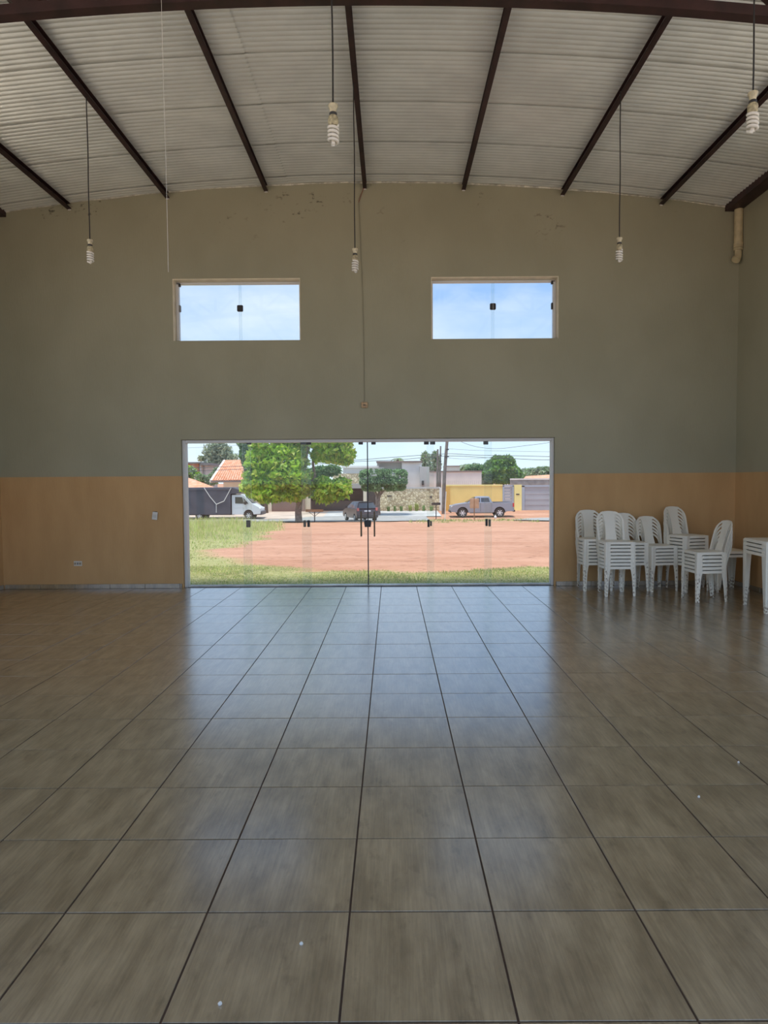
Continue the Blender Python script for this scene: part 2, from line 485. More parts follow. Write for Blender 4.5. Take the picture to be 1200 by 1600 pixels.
# ---- truss across the hall
TY = 3.474
def ztb(x): return 5.072-.0162*(x-XC)**2
def ztt(x): return zroof(x)-.113
tr = tag(empty('roof_truss', (XC, TY, 5.0)), 'dark red arched steel lattice truss spanning the hall under the roof', 'truss')
def chord(zf, hgt, name, down):
    b = MB(); rings = []
    for i in range(41):
        x = XL+(XR-XL)*i/40; z = zf(x)
        lo, hi = (z-hgt, z) if down else (z, z+hgt)
        rings.append([(x-XC, -.045, lo-5), (x-XC, .045, lo-5), (x-XC, .045, hi-5), (x-XC, -.045, hi-5)])
    b.loft(rings); return b.build(name, REDSTEEL, tr)
chord(ztb, .078, 'bottom_chord', False)
chord(ztt, .070, 'top_chord', True)
nw = 22
for i in range(nw):
    xa = XL+.02+(XR-XL-.04)*i/nw; xb = XL+.02+(XR-XL-.04)*(i+1)/nw
    if i % 2: a, c = (xa-XC, 0, ztt(xa)-.05-5), (xb-XC, 0, ztb(xb)+.05-5)
    else: a, c = (xa-XC, 0, ztb(xa)+.05-5), (xb-XC, 0, ztt(xb)-.05-5)
    MB().bar(a, c, .05, .05, (0, 1, 0)).build('web_member', REDSTEEL, tr)
    if i % 2 == 0 and i:
        MB().bar((xa-XC, 0, ztb(xa)+.06-5), (xa-XC, 0, ztt(xa)-.06-5), .06, .06, (0, 1, 0)).build('web_member', REDSTEEL, tr)

# ---- glass door wall
def glass_panel(x0, x1, y, z0, z1, parent, name='glass_panel'):
    b = MB(); th = .005
    b.mi = 0
    b.add([(x0, y-th, z0), (x1, y-th, z0), (x1, y-th, z1), (x0, y-th, z1)], [(0, 1, 2, 3)])
    b.add([(x0, y+th, z0), (x1, y+th, z0), (x1, y+th, z1), (x0, y+th, z1)], [(3, 2, 1, 0)])
    b.mi = 1
    e = [(x0, y-th, z0), (x1, y-th, z0), (x1, y-th, z1), (x0, y-th, z1), (x0, y+th, z0), (x1, y+th, z0), (x1, y+th, z1), (x0, y+th, z1)]
    b.add(e, [(0, 4, 5, 1), (1, 5, 6, 2), (2, 6, 7, 3), (3, 7, 4, 0)])
    return b.build(name, [GLASS, GEDGE], parent)
dr = struct(empty('door_1', (0, 0, 0)), 'six panel frameless sliding glass door in the front wall')
df_ = MB()
df_.bbox(DX0+.001, DX0+.045, YF+.05, YO-.02, 0, DZ-.002, .004); df_.bbox(DX1-.035, DX1-.001, YF+.05, YO-.02, 0, DZ-.002, .004)
df_.bbox(DX0+.045, DX1-.035, YF+.06, YO-.02, DZ-.045, DZ-.002, .004)
df_.build('door_frame', WHITEALU, dr)
MB().bbox(DX0+.045, DX1-.035, YF+.07, YO-.01, -.003, .018, .003).build('threshold_rail', mat('threshold_rail', (.62, .58, .52), .5, var=.3, vscale=3), dr)
MB().box(DX0+.045, DX1-.035, YF+.035, YF+.07, -.004, .004).build('floor_track', DARKFIT, dr)
def xpx(px, Y): return P(px, 800, Y).x
GZ0, GZ1 = .02, DZ-.045
panels = [(288.5, 393, 8.135), (380, 486, 8.105), (472, 574, 8.075), (575.5, 678, 8.075), (667, 768, 8.105), (757, 862.5, 8.135)]
gp = []
for a, b_, Y in panels:
    gp.append((glass_panel(xpx(a, Y), xpx(b_, Y), Y, GZ0, GZ1, dr), Y))
def fit_px(pi, x0, x1, y0, y1, name='clamp', th=.018, z0=None, z1=None):
    o, Y = gp[pi]
    a = P(x0, y0, Y-th); b_ = P(x1, y1, Y-th)
    zz1 = a.z if z1 is None else z1; zz0 = b_.z if z0 is None else z0
    return MB().bbox(a.x, b_.x, Y-th, Y+th, zz0, zz1, .004).build(name, DARKFIT, o)
for pi, x0, x1 in ((0, 385, 392.5), (1, 469.5, 477.5), (2, 478, 486), (2, 560, 567), (3, 580, 587), (3, 662.5, 670), (4, 672, 680), (5, 755.5, 763)):
    fit_px(pi, x0, x1, 688, 694.5, 'top_clamp', z1=GZ1+.004)
for pi, x0, x1, y0, y1 in ((0, 384.5, 391, 813, 824), (1, 474, 478, 813, 823.5), (2, 480, 484, 813, 823.5), (3, 668, 671.5, 812, 823.5), (4, 672, 675, 814, 822), (4, 758.8, 762.2, 811, 822), (5, 763.5, 767, 811.5, 822.5)):
    fit_px(pi, x0, x1, y0, y1, 'edge_lock')
# centre lock with cut corners and the two bar handles
Yd = 8.075
a = P(569, 813, Yd-.03); b_ = P(580, 823.5, Yd-.03); c = .014
poly = [(a.x+c*.6, a.z), (b_.x-c*.6, a.z), (b_.x, a.z-c), (b_.x, (a.z+b_.z)/2), (b_.x-c*.5, b_.z), (a.x+c*.5, b_.z), (a.x, (a.z+b_.z)/2), (a.x, a.z-c)]
MB().prism(poly, lambda u, v, d: (u, d, v), Yd-.03, Yd+.03).build('centre_lock', DARKFIT, gp[2][0])
MB().box(xpx(573.6, Yd)+.004, xpx(575.9, Yd)-.002, Yd-.009, Yd+.009, GZ0, GZ1).build('meeting_seal', DARKFIT, gp[2][0])
HND = mat('bronze_handle', (.14, .11, .07), .35, metal=.7)
for px, pi in ((564, 2), (584.8, 3)):
    x = xpx(px, Yd-.05); zt = P(px, 799, Yd-.05).z; zb = P(px, 838.5, Yd-.05).z
    for sg in (-1, 1):
        h = MB(); y = Yd+sg*.045
        h.tube([(x, y, zb), (x, y, zt)], .0105, 10)
        for zz in (zb+.06, zt-.06): h.tube([(x, Yd+sg*.005, zz), (x, y, zz)], .008, 8)
        h.build('bar_handle', HND if sg < 0 else DARKFIT, gp[pi][0], smooth=True)

# ---- two high windows
for n, W_, outer in ((1, W1, -1), (2, W2, 1)):
    wn_ = struct(empty('window_%d' % n, ((W_[0]+W_[1])/2, YF, W_[2])), 'high two pane sliding window on the side of the %s' % ('white string' if n == 1 else 'drain pipe'))
    ox, oy, oz = wn_.location
    x0, x1, z0, z1 = W_[0]-ox, W_[1]-ox, 3.486-oz, 4.342-oz
    f = MB()
    f.box(x0+.001, x1-.001, -.003, .20, z1-.012, z1-.001)
    f.box(x0+.001, x0+.009, -.003, .20, z0, z1-.012); f.box(x1-.009, x1-.001, -.003, .20, z0, z1-.012)
    f.build('window_frame', CREAM, wn_)
    f = MB()
    f.bbox(x0+.012, x1-.012, .125, .175, z1-.045, z1-.014, .003); f.bbox(x0+.012, x1-.012, .125, .175, z0+.001, z0+.022, .003)
    sx = x0+.012 if outer < 0 else x1-.050
    f.bbox(sx, sx+.038, .10, .175, z0+.022, z1-.045, .003)
    sx = x1-.030 if outer < 0 else x0+.012
    f.bbox(sx, sx+.018, .125, .175, z0+.022, z1-.045, .003)
    f.build('sliding_track', WHITEALU, wn_)
    xm = (x0+x1)/2+.02*(1 if outer < 0 else -.4)
    g1 = glass_panel(x0+.015, xm+.02, .140, z0+.02, z1-.04, wn_, 'pane'); g2 = glass_panel(xm-.02, x1-.015, .158, z0+.02, z1-.04, wn_, 'pane')
    zl = z0+(z1-z0)*.555
    MB().bbox(xm-.042, xm+.042, .115, .150, zl-.045, zl+.045, .010).build('window_lock', DARKFIT, g1)
    if outer > 0: MB().box(xm-.002, xm+.002, .112, .116, zl-.045, zl+.045).build('lock_gap', WHITEALU, g1)
    xs_ = x0+.03 if outer < 0 else x1-.03
    xs_ -= outer*.02
    MB().bbox(xs_-.024, xs_+.024, .108, .150, zl-.045, zl+.045, .006).build('side_catch', mat('grey_catch', (.25, .25, .25), .4) if outer < 0 else DARKFIT, g1 if outer < 0 else g2)
    MB().bbox(xs_-.026, xs_+.026, .105, .150, z1-.075, z1-.03, .004).build('top_roller', DARKFIT, g1 if outer < 0 else g2)

# ---- rainwater pipe in the corner
pt = P(1158, 324, 7.90); pbm = P(1153, 408, 7.90)
rp_ = tag(empty('rainwater_pipe', (pt.x-.03, 7.90, 4.55)), 'yellowed plastic drain pipe hanging under the eave beam in the right corner', 'pipe')
x0 = 0; zt = 5.205-4.55
MB().tube([(0, 0, .17), (0, 0, zt)], .056, 16).build('pipe', PVC, rp_, smooth=True)
MB().lathe([(.050, .10), (.062, .105), (.062, .13), (.058, .135), (.064, .14), (.064, .165), (.060, .17), (.064, .175), (.064, .20), (.057, .205)], n=16).build('collar', PVC, rp_, smooth=True)
MB().tube([(0, 0, .115), (0, 0, .04), (-.008, -.005, .0), (-.03, -.015, -.02)], .045, 14).build('elbow', PVC, rp_, smooth=True)
MB().tube([(-.03, -.015, -.012), (-.046, -.023, -.040)], .056, 14).build('end_cap', PVC, rp_, smooth=True)

# ---- electrics on the wall
def wall_px(x, y): return P(x, y, YF)
c = wall_px(122, 880.5)
ou = tag(empty('wall_outlet', (c.x, YF, c.z)), 'small cream double outlet low on the peach dado', 'outlet')
MB().bbox(-.058, .058, -.010, 0, -.034, .034, .003).build('plate', WHITEPL, ou)
for sx in (-.034, .034): MB().bbox(sx-.019, sx+.019, -.014, -.0095, -.020, .020, .003).build('socket_face', mat('socket_face', (.5, .42, .3), .5), ou)
for sx in (-.034, .034): MB().bbox(sx-.010, sx+.010, -.0155, -.0138, -.003, .003, .001).build('slot', DARKFIT, ou)
MB().bbox(-.006, .006, -.0135, -.0095, -.018, .018, .001).build('centre_gap', DARKFIT, ou)
c = wall_px(242.5, 806)
sw = tag(empty('light_switch', (c.x, YF, c.z)), 'loose white switch plate tilted off the wall beside the glass door', 'switch')
o = MB().bbox(-.037, .037, -.022, -.008, -.055, .055, .004).build('plate', WHITEPL, sw); o.rotation_euler = (0, math.radians(7), 0)
o2 = MB().bbox(-.024, .024, -.0265, -.0215, -.022, .022, .003).build('rocker', mat('rocker', (.62, .61, .55), .4), o)
MB().bbox(-.030, .030, -.010, 0, -.05, .062, .002).build('wall_box', DARKFIT, sw)
c = wall_px(569.5, 633)
jb = tag(empty('junction_box', (c.x, YF, c.z)), 'tiny tan junction box on the wall above the door', 'junction box')
MB().bbox(-.045, .045, -.03, 0, -.04, .04, .006).build('box', mat('tan_plastic', (.50, .34, .19), .6, var=.25, vscale=30), jb)
MB().bbox(-.018, .018, -.034, -.029, -.008, .004, .002).build('knockout', DARKFIT, jb)
pts = [wall_px(563.5, 303), wall_px(560, 312), wall_px(562, 340), wall_px(564, 400), wall_px(566.5, 450), wall_px(568.2, 520), wall_px(569, 580), wall_px(569.5, 627)]
pts = [(p.x, YF-.008, p.z) for p in pts]
tag(MB().tube(pts, .0042, 6).build('wall_cable', mat('painted_cable', (.30, .285, .20), .7)), 'thin cable painted over on the wall running down to the junction box', 'cable')
pts = [P(569, 292, YF-.02), P(566, 300, YF-.02), P(563, 308, YF-.015), P(560.5, 316, YF-.012)]
tag(MB().tube(pts, .005, 6).build('wire_tail', mat('red_wire', (.28, .10, .06), .6)), 'short reddish wire tail dangling from the middle purlin end', 'wire')

# ---- hanging spiral bulbs
SOCK = mat('old_socket', (.62, .54, .36), .5, var=.2, vscale=40)
BALL = mat('bulb_base', (.42, .36, .22), .5, var=.45, vscale=45)
TUBEG = mat('bulb_tube', (.82, .78, .70), .25)
def make_bulb():
    r = empty('hanging_bulb')
    MB().lathe([(.006, .235), (.027, .232), (.029, .222), (.021, .206), (.018, .192), (.019, .186)], n=16).build('lamp_holder', SOCK, r, smooth=True)
    MB().lathe([(.019, .187), (.023, .182), (.023, .174), (.020, .170)], n=16).build('contact_ring', DARKFIT, r)
    MB().lathe([(.019, .171), (.027, .162), (.030, .148), (.030, .124), (.025, .117), (.024, .112)], n=16).build('ballast', BALL, r, smooth=True)
    pts = []
    turns = 4.2; n = 84
    for i in range(n+1):
        t = i/n; a = turns*2*PI*t; rr = .0265
        pts.append((rr*math.cos(a), rr*math.sin(a), .114-.098*t))
    pts += [(.014*math.cos(a+.8), .014*math.sin(a+.8), .006), (0, 0, .003)]
    MB().tube(pts, .0088, 8).build('spiral_tube', TUBEG, r, smooth=True)
    MB().tube([(.0, .0, .118), (.0, .0, .004)], .012, 8).build('inner_tube', TUBEG, r, smooth=True)
    return r
proto = make_bulb()
BULBS = [((521, 227), CAM.y+4.72, PX[3]+.004, 1.13, 'bare spiral bulb on the middle purlin, hung forward of the truss'),
         ((1175.5, 208), CAM.y+4.72, PX[5]-.03, 1.13, 'bare spiral bulb hung forward of the truss, toward the drain pipe side'),
         ((141.5, 412), CAM.y+7.28, PX[1]+.12, 1.04, 'bare spiral bulb on a cord nearest the dangling white string'),
         ((555, 426), CAM.y+7.28, PX[3]-.0, 1.04, 'bare spiral bulb on a cord between the two high windows'),
         ((967.5, 409), CAM.y+7.28, PX[5]-.09, 1.04, 'bare spiral bulb on a cord between the high window and the drain pipe')]
roots = [proto]+[copy_tree(proto) for _ in BULBS[1:]]
for i, (px, Y, xt, sc, lab) in enumerate(BULBS):
    o = roots[i]
    p = P(px[0], px[1], Y)
    o.location = p
    o.rotation_euler = (0, 0, 0)
    for ch in o.children:
        ch.scale = (sc, sc, sc); ch.rotation_euler = (0, 0, i*1.3)
    tag(o, lab, 'light bulb', 'bare spiral bulbs hanging on cords')
    pxx = min(PX, key=lambda v: abs(v-p.x)); sgn = 1 if p.x > pxx else -1
    zb_ = zroof(pxx)-.030-.082
    bot = p+Vector((0, 0, .23*sc)); top = Vector((p.x+(.02 if abs(p.x-pxx) > .06 else 0)*-sgn, Y, zb_+.01))
    pts = []
    for k in range(11):
        t = k/10; q = bot.lerp(top, t); q.x += .006*math.sin(9*t+i)*(1-t)*t*2; pts.append(q-p)
    pts.append(Vector((pxx+sgn*(.024 if abs(p.x-pxx) > .06 else 0), Y, zb_+(.045 if abs(p.x-pxx) > .06 else .02)))-p)
    cd_ = MB().tube(pts, .0058, 5).build('cord', BLACK, o)
# thin white string hanging in front of the truss
Ys = TY-.052
a = P(252, -6, Ys); pts = [a, P(253.5, 60, Ys), P(256, 150, Ys), P(259, 245, Ys), P(261, 330, Ys), P(263, 425, Ys)]
tag(MB().tube(pts, .0014, 5).build('string', mat('white_string', (.75, .73, .68), .7)), 'thin white string dangling from the truss', 'string')

# ================================================================== PLASTIC CHAIRS AND TABLES
def leg_section(x, y, z, sx, sy, wx, wy, t=.0045, r=.014):
    # L section, corner at (x,y) pointing outwards along (sx,sy)
    o = [(-wx, 0), (-r*2.2, 0), (-r*1.6, .004), (-r*1.1, 0), (-r*.3, -r*.1), (0, -r), (0, -wy)]
    i = [(-t, -wy), (-t, -r-.002), (-r-.002, -t), (-r*1.1, -t), (-r*1.6, .004-t), (-r*2.2, -t), (-wx, -t)]
    return [(x+sx*a, y+sy*b, z) for a, b in o+i]
def make_chair():
    root = empty('plastic_chair')
    H, RIM = .386, .033
    # --- seat
    def outline(n, inset, flare=0.):
        pts = []
        for k in range(n):
            a = 2*PI*k/n
            ca, sa = math.cos(a), math.sin(a)
            e = .32
            X = math.copysign(abs(ca)**e, ca); Y = math.copysign(abs(sa)**e, sa)
            hw = (.190 if Y < 0 else .190-.016*Y)-inset+flare; hd = .185-inset+flare
            pts.append((X*hw, Y*hd))
        return pts
    n = 40
    s = MB()
    def ring(inset, z, flare=0.): return [(x, y, z(x, y) if callable(z) else z) for x, y in outline(n, inset, flare)]
    dish = lambda x, y: H-.008*(1-min(1, (x/.17)**2))*(1-min(1, (y/.17)**2))
    rings = [ring(.004, H-RIM, .008), ring(0, H-RIM, .008), ring(0, H-.006, 0), ring(.006, H, 0), ring(.02, lambda x, y: dish(x, y)+0, 0)]
    for ins in (.06, .11, .16): rings.append(ring(ins, lambda x, y: dish(x, y)))
    rings.append(ring(.16, lambda x, y: dish(x, y)-.004)); rings.append(ring(.02, H-.008)); rings.append(ring(.005, H-.012))
    s.loft(rings, caps=False)
    nr = len(rings)
    b = 7*n; s.add(rings[7], [tuple(range(n))]); s.add(rings[8], [tuple(range(n))[::-1]])
    s.loft([rings[-1], rings[0]], caps=False)
    s.build('seat', PLASTIC, root, smooth=True)
    # --- legs
    fr_t, fr_b = (.193, -.187), (.199, -.194)
    re_t, re_b = (.176, .186), (.172, .212)
    for sx in (-1, 1):
        for (tx, ty), (bx, by), sy in ((fr_t, fr_b, -1), (re_t, re_b, 1)):
            L_ = MB(); rings = []
            for k in range(7):
                t = k/6; z = (H-.004)*(1-t)
                wt = .052 if sy < 0 else .048
                w_ = wt*(1-t)+.036*t
                if k == 1: w_ += .010
                if k == 0: w_ += .022
                if k == 2: w_ += .002
                zz = z if k not in (1,) else H-RIM-.022
                rings.append(leg_section(sx*(tx+(bx-tx)*t), ty+(by-ty)*t, zz, sx, sy, w_, w_))
            L_.loft(rings)
            L_.build('leg', PLASTIC, root, smooth=True)
    # --- backrest: arched frame with a broad central splat and two side openings
    HB = .388
    def S(x, v, off):                                        # curved, leaning surface
        y = .160+.105*v+.010*v*v+.030*(1-(x/.19)**2)+off
        return (x, y, H-.012+HB*v)
    bk = MB(); th = .0042
    path = []
    for k in range(7): path.append((-.176-.010*k/6, .60*k/6))
    for k in range(1, 25):
        th_ = PI*k/25
        cx_, sx_ = math.cos(th_), math.sin(th_)
        path.append((-.186*math.copysign(abs(cx_)**.80, cx_), .60+.40*abs(sx_)**.85))
    for k in range(7): path.append((.186-.010*k/6, .60*(1-k/6)))
    def offs(i, d):
        a = path[max(i-1, 0)]; b2 = path[min(i+1, len(path)-1)]
        tx, tz = b2[0]-a[0], (b2[1]-a[1])*HB
        l = math.hypot(tx, tz); nx, nz = tz/l, -tx/l       # towards the inside
        return (path[i][0]+nx*d, path[i][1]+nz*d/HB)
    rings = []
    for i in range(len(path)):
        po = path[i]; pi_ = offs(i, .025)
        rings.append([S(po[0], po[1], -th), S(pi_[0], pi_[1], -th-.003), S(pi_[0], pi_[1], th-.003), S(po[0], po[1], th)])
    bk.loft(rings)
    rings = []
    for v, a_ in ((0, .080), (.12, .072), (.3, .066), (.5, .066), (.68, .070), (.80, .077), (.87, .085), (.92, .100), (.955, .118), (.985, .085)):
        row = [-1, -.6, -.2, .2, .6, 1]
        ring_ = [S(a_*q, v, -th-.002) for q in row]+[S(a_*q, v, th-.002) for q in row[::-1]]
        rings.append(ring_)
    bk.loft(rings)
    bk.build('backrest', PLASTIC, root, smooth=True)
    return root
ORD = ['topmost', 'second', 'third', 'fourth', 'fifth', 'sixth', 'seventh', 'eighth', 'ninth']
STACKS = [  # x, y, rotation, count, description, shift per chair
    (2.925, 7.66, 2, 8, 'stack beside the glass door'),
    (3.085, 7.225, 1, 8, 'stack standing forward of the door stack'),
    (3.40, 7.62, 2, 7, 'stack tucked behind the forward stack'),
    (3.77, 7.60, 10, 6, 'short stack beside the tallest stack'),
    (4.16, 7.56, 20, 9, 'tallest stack against the wall'),
    (4.035, 6.76, -86, 6, 'stack turned sideways to the door'),
]
PITCHC = .0455
chair0 = make_chair()
first = True
for (x, y, rot, cnt, desc) in STACKS:
    for k in range(cnt):
        c = chair0 if first else copy_tree(chair0); first = False
        a = math.radians(rot)+random.gauss(0, .004)
        c.location = (x+random.gauss(0, .0012), y+random.gauss(0, .0012), k*PITCHC)
        c.rotation_euler = (0, 0, a)
        pos = cnt-1-k
        word = 'bottom' if pos == cnt-1 else ORD[pos]
        pl = 'topmost of ' if pos == 0 else ('bottom of ' if word == 'bottom' else word+' from top of ')
        tag(c, 'white plastic chair, '+pl+desc, 'chair', 'chairs in the '+desc)
# ---- tables
def make_table(side, H, name='plastic_table'):
    root = empty(name); h = side/2
    def rr(hh, z, r=.04, n=5):
        pts = []
        for cx_, cy_, a0 in ((hh-r, hh-r, 0), (-hh+r, hh-r, 90), (-hh+r, -hh+r, 180), (hh-r, -hh+r, 270)):
            for k in range(n):
                a = math.radians(a0+90*k/(n-1)); pts.append((cx_+r*math.cos(a), cy_+r*math.sin(a), z))
        return pts
    t = MB()
    t.loft([rr(h-.004, H-.033), rr(h+.005, H-.033), rr(h, H-.010), rr(h-.006, H), rr(h-.05, H-.002), rr(h-.05, H-.008), rr(h-.006, H-.012), rr(h-.004, H-.033)], caps=False)
    t.add(rr(h-.05, H-.002), [tuple(range(20))]); t.add(rr(h-.05, H-.008), [tuple(range(20))[::-1]])
    t.build('tabletop', PLASTIC, root, smooth=True)
    for sx in (-1, 1):
        for sy in (-1, 1):
            L_ = MB(); rings = []
            for k in range(5):
                q = k/4; z = (H-.012)*(1-q); w_ = .105*(1-q)+.045*q
                rings.append(leg_section(sx*(h-.002-.006*q), sy*(h-.002-.006*q), z, sx, sy, w_, w_, .005, .012))
            L_.loft(rings); L_.build('leg', PLASTIC, root, smooth=True)
    return root
tb0 = make_table(.60, .665)
for k in range(4):
    t = tb0 if k == 0 else copy_tree(tb0)
    t.location = (4.315+.300, 6.10, k*.046); t.rotation_euler = (0, 0, math.radians(-4))
    tag(t, 'white square plastic table, %s of the tall table stack at the right wall' % ['bottom one', 'third from top', 'second from top', 'topmost'][k], 'table', 'stacked square tables')
tb1 = make_table(.46, .50, 'low_plastic_table')
for k in range(2):
    t = tb1 if k == 0 else copy_tree(tb1)
    t.location = (4.66, 7.52, k*.046); t.rotation_euler = (0, 0, math.radians(2))
    tag(t, 'low white plastic table in the corner, %s of two stacked' % ['lower', 'upper'][k], 'table', 'low tables in the corner')
# crumbs on the floor
for px, py, lab in ((344, 1570, 'white chip of plaster on the floor tile nearest the open end'), (471, 1476, 'tiny white chip lying beside the grout line'), (1092, 1246, 'white crumb lying on the tiles in front of the table stack'), (1154, 1192, 'pale crumb resting on a grout line before the tables')):
    p = PZ(px, py, 0)
    b = MB(); rr_ = .0055
    b.loft([[(rr_*s_*math.cos(2*PI*k/6)*(1+.3*math.sin(k*2.3)), rr_*s_*math.sin(2*PI*k/6), z) for k in range(6)] for s_, z in ((1, 0), (1.1, .004), (.5, .009))])
    o = b.build('plaster_chip', WHITEPL); o.location = (p.x, p.y, .0005)
    tag(o, lab, 'chip')

# ================================================================== OUTSIDE
PRO = [(-400, -.35), (-9, -.25), (7.5, -.06), (8.2, -.055), (12, -.16), (30, -.78), (44, -1.28), (46, -1.33), (50, -1.50), (53, -1.56), (55.5, -1.555), (58, -1.43), (62, -1.30), (90, -1.2), (900, -1.0)]
def gz(y):
    for (a, za), (b, zb) in zip(PRO, PRO[1:]):
        if y <= b: return za+(zb-za)*(y-a)/(b-a)
    return PRO[-1][1]
def hsh(x, y):
    return (math.sin(x*1.7+y*.9)+math.sin(x*.63-y*1.31+2)+math.sin(x*3.1+y*2.7+1)*.5)/2.5
def grass(x, y):                                            # 0..1 how grassy the lot is
    if y < 6: return 0.
    e = 10.45+.3*hsh(x*1.3, 3)+(.25*max(0, x-1))+.15*hsh(x*4, 9)
    g1 = 1 if y < e else max(0, 1-(y-e)/.35)
    # weeds along the left edge of the lot
    if y < 14.8: xe = -2.2-(y-11)*.62 if y > 11 else -2.2
    elif y < 26: xe = -4.6-(y-14.8)*.05-.6*0
    else: xe = -5.2-(y-26)*.12
    xe += .55*hsh(y*.9, 5)
    g2 = 1 if x < xe else max(0, 1-(x-xe)/.6)
    if y > 40: g2 *= max(0, 1-(y-40)/4)
    # verge in front of the pickup
    g3 = 0
    if 43.3 < y < 48.6 and 1.2 < x < 10.0: g3 = .7*max(0, min(1, .15+1.1*hsh(x*1.9, y*1.5)))
    if 47.2 < y < 51.5 and 2.5 < x < 10.2: g3 = max(g3, .8*max(0, min(1, .2+1.1*hsh(x*2.2, y*1.4))))
    return max(g1, g2, g3)
def axis_pts(lst):
    r = []
    for a, b, st in lst:
        n = max(1, int(round((b-a)/st))); r += [a+(b-a)*i/n for i in range(n)]
    return r+[lst[-1][1]]
gx = axis_pts([(-500, -60, 60), (-60, -24, 6), (-24, -8, .5), (-8, 6, .22), (6, 20, .5), (20, 60, 6), (60, 500, 60)])
gy = axis_pts([(-400, -40, 60), (-40, 6, 6), (6, 20, .22), (20, 62, .45), (62, 100, 6), (100, 900, 80)])
vs_ = []; fs = []; gm = []
for y in gy:
    for x in gx:
        z = gz(y)
        inside = XL-.3 < x < XR+.3 and YB-.2 < y < YO
        z = min(z, -.16) if inside else z
        if 9 < y < 50: z += .018*hsh(x*1.6, y*1.3)
        vs_.append((x, y, z)); gm.append(grass(x, y))
nx = len(gx)
for i in range(len(gy)-1):
    for j in range(nx-1):
        a = i*nx+j; fs.append((a, a+1, a+nx+1, a+nx))
GM = bpy.data.materials.new('red_earth_lot'); GM.use_nodes = True
t = GM.node_tree; L = t.links; bs = t.nodes['Principled BSDF']
g = t.nodes.new('ShaderNodeNewGeometry')
def rampn(scale, st, ca, cb, lo, hi, det=7):
    mpn = t.nodes.new('ShaderNodeMapping'); mpn.inputs['Scale'].default_value = st; L.new(g.outputs['Position'], mpn.inputs['Vector'])
    n = t.nodes.new('ShaderNodeTexNoise'); n.inputs['Scale'].default_value = scale; n.inputs['Detail'].default_value = det; n.inputs['Roughness'].default_value = .62; L.new(mpn.outputs[0], n.inputs['Vector'])
    r = t.nodes.new('ShaderNodeValToRGB'); r.color_ramp.elements[0].position = lo; r.color_ramp.elements[1].position = hi
    r.color_ramp.elements[0].color = (*ca, 1); r.color_ramp.elements[1].color = (*cb, 1); L.new(n.outputs['Fac'], r.inputs['Fac'])
    return n, r
n1_, dirt = rampn(.9, (.35, 1, 1), (.48, .235, .145), (.60, .325, .215), .35, .65)
n2_, clod = rampn(7, (.5, 1.0, 1), (.30, .20, .12), (1, 1, 1), .33, .43)
n3_, gr = rampn(5, (1, 1, 1), (.30, .29, .10), (.46, .42, .20), .35, .65)
mu = t.nodes.new('ShaderNodeMix'); mu.data_type = 'RGBA'; mu.blend_type = 'MULTIPLY'; mu.inputs['Factor'].default_value = .75
L.new(dirt.outputs[0], mu.inputs['A']); L.new(clod.outputs[0], mu.inputs['B'])
at = t.nodes.new('ShaderNodeAttribute'); at.attribute_name = 'grassy'
mg = t.nodes.new('ShaderNodeMix'); mg.data_type = 'RGBA'
L.new(at.outputs['Fac'], mg.inputs['Factor']); L.new(mu.outputs['Result'], mg.inputs['A']); L.new(gr.outputs[0], mg.inputs['B'])
L.new(mg.outputs['Result'], bs.inputs['Base Color']); bs.inputs['Roughness'].default_value = .95; bs.inputs['Specular IOR Level'].default_value = .1
bp = t.nodes.new('ShaderNodeBump'); bp.inputs['Strength'].default_value = .5; bp.inputs['Distance'].default_value = .05
L.new(n2_.outputs['Fac'], bp.inputs['Height']); L.new(bp.outputs['Normal'], bs.inputs['Normal'])
gr_o = MB().add(vs_, fs).build('ground', GM, recalc=False, smooth=True)
att = gr_o.data.attributes.new('grassy', 'FLOAT', 'POINT')
att.data.foreach_set('value', gm)
struct(gr_o, 'sloping red earth lot in front of the hall')

BOUNCE_YARD = mat('bounce_concrete', (.66, .56, .42), .9, var=.08, vscale=.5, coord='World')  # unseen pale paving, added to bounce warm sunlight up into the hall
for x0, x1, y0, y1, lab in ((XL-16, XL-.21, -14, 8.0, 'added pale concrete bouncing sunlight into the left side of the hall'), (XR+.21, XR+16, -14, 8.0, 'added pale concrete bouncing sunlight into the right side of the hall'), (XL-.21, XR+.21, -14, YB-.02, 'added pale concrete bouncing sunlight into the back of the hall')):
    struct(MB().box(x0, x1, y0, y1, -.30, -.035).build('bounce_yard', BOUNCE_YARD), lab)
def blades(name, label, n, xr, yr, hr, wd, mats, dens=None, lean=.5, hf=None):
    xs = rng.uniform(xr[0], xr[1], n); yy = rng.uniform(yr[0], yr[1], n)
    V = []; Fc = []; Mi = []
    for x, y in zip(xs, yy):
        gg = grass(x, y) if dens is None else dens(x, y)
        if random.random() > gg: continue
        z = gz(y)-.01; h = random.uniform(*hr)*(1 if hf is None else hf(x, y)); a = random.uniform(0, 2*PI); l = random.uniform(0, lean)*h
        dx, dy = math.cos(a)*wd, math.sin(a)*wd; bx, by = math.cos(a+1.3)*l, math.sin(a+1.3)*l
        k = len(V)
        V += [(x-dx, y-dy, z), (x+dx, y+dy, z), (x+bx*.5+dx*.7, y+by*.5+dy*.7, z+h*.6), (x+bx*.5-dx*.7, y+by*.5-dy*.7, z+h*.6), (x+bx, y+by, z+h)]
        Fc += [(k, k+1, k+2, k+3), (k+3, k+2, k+4)]; mi = random.randrange(len(mats)); Mi += [mi, mi]
    b = MB(); b.v = V; b.f = Fc; b.m = Mi
    o = b.build(name, mats, recalc=False)
    return tag(o, label, 'grass', kind='stuff')
G1 = mat('grass_green', (.24, .31, .08), .8, var=.3, vscale=1.2, trans=.3, coord='World')
G2 = mat('grass_straw', (.56, .50, .25), .85, var=.3, vscale=1.2, trans=.3, coord='World')
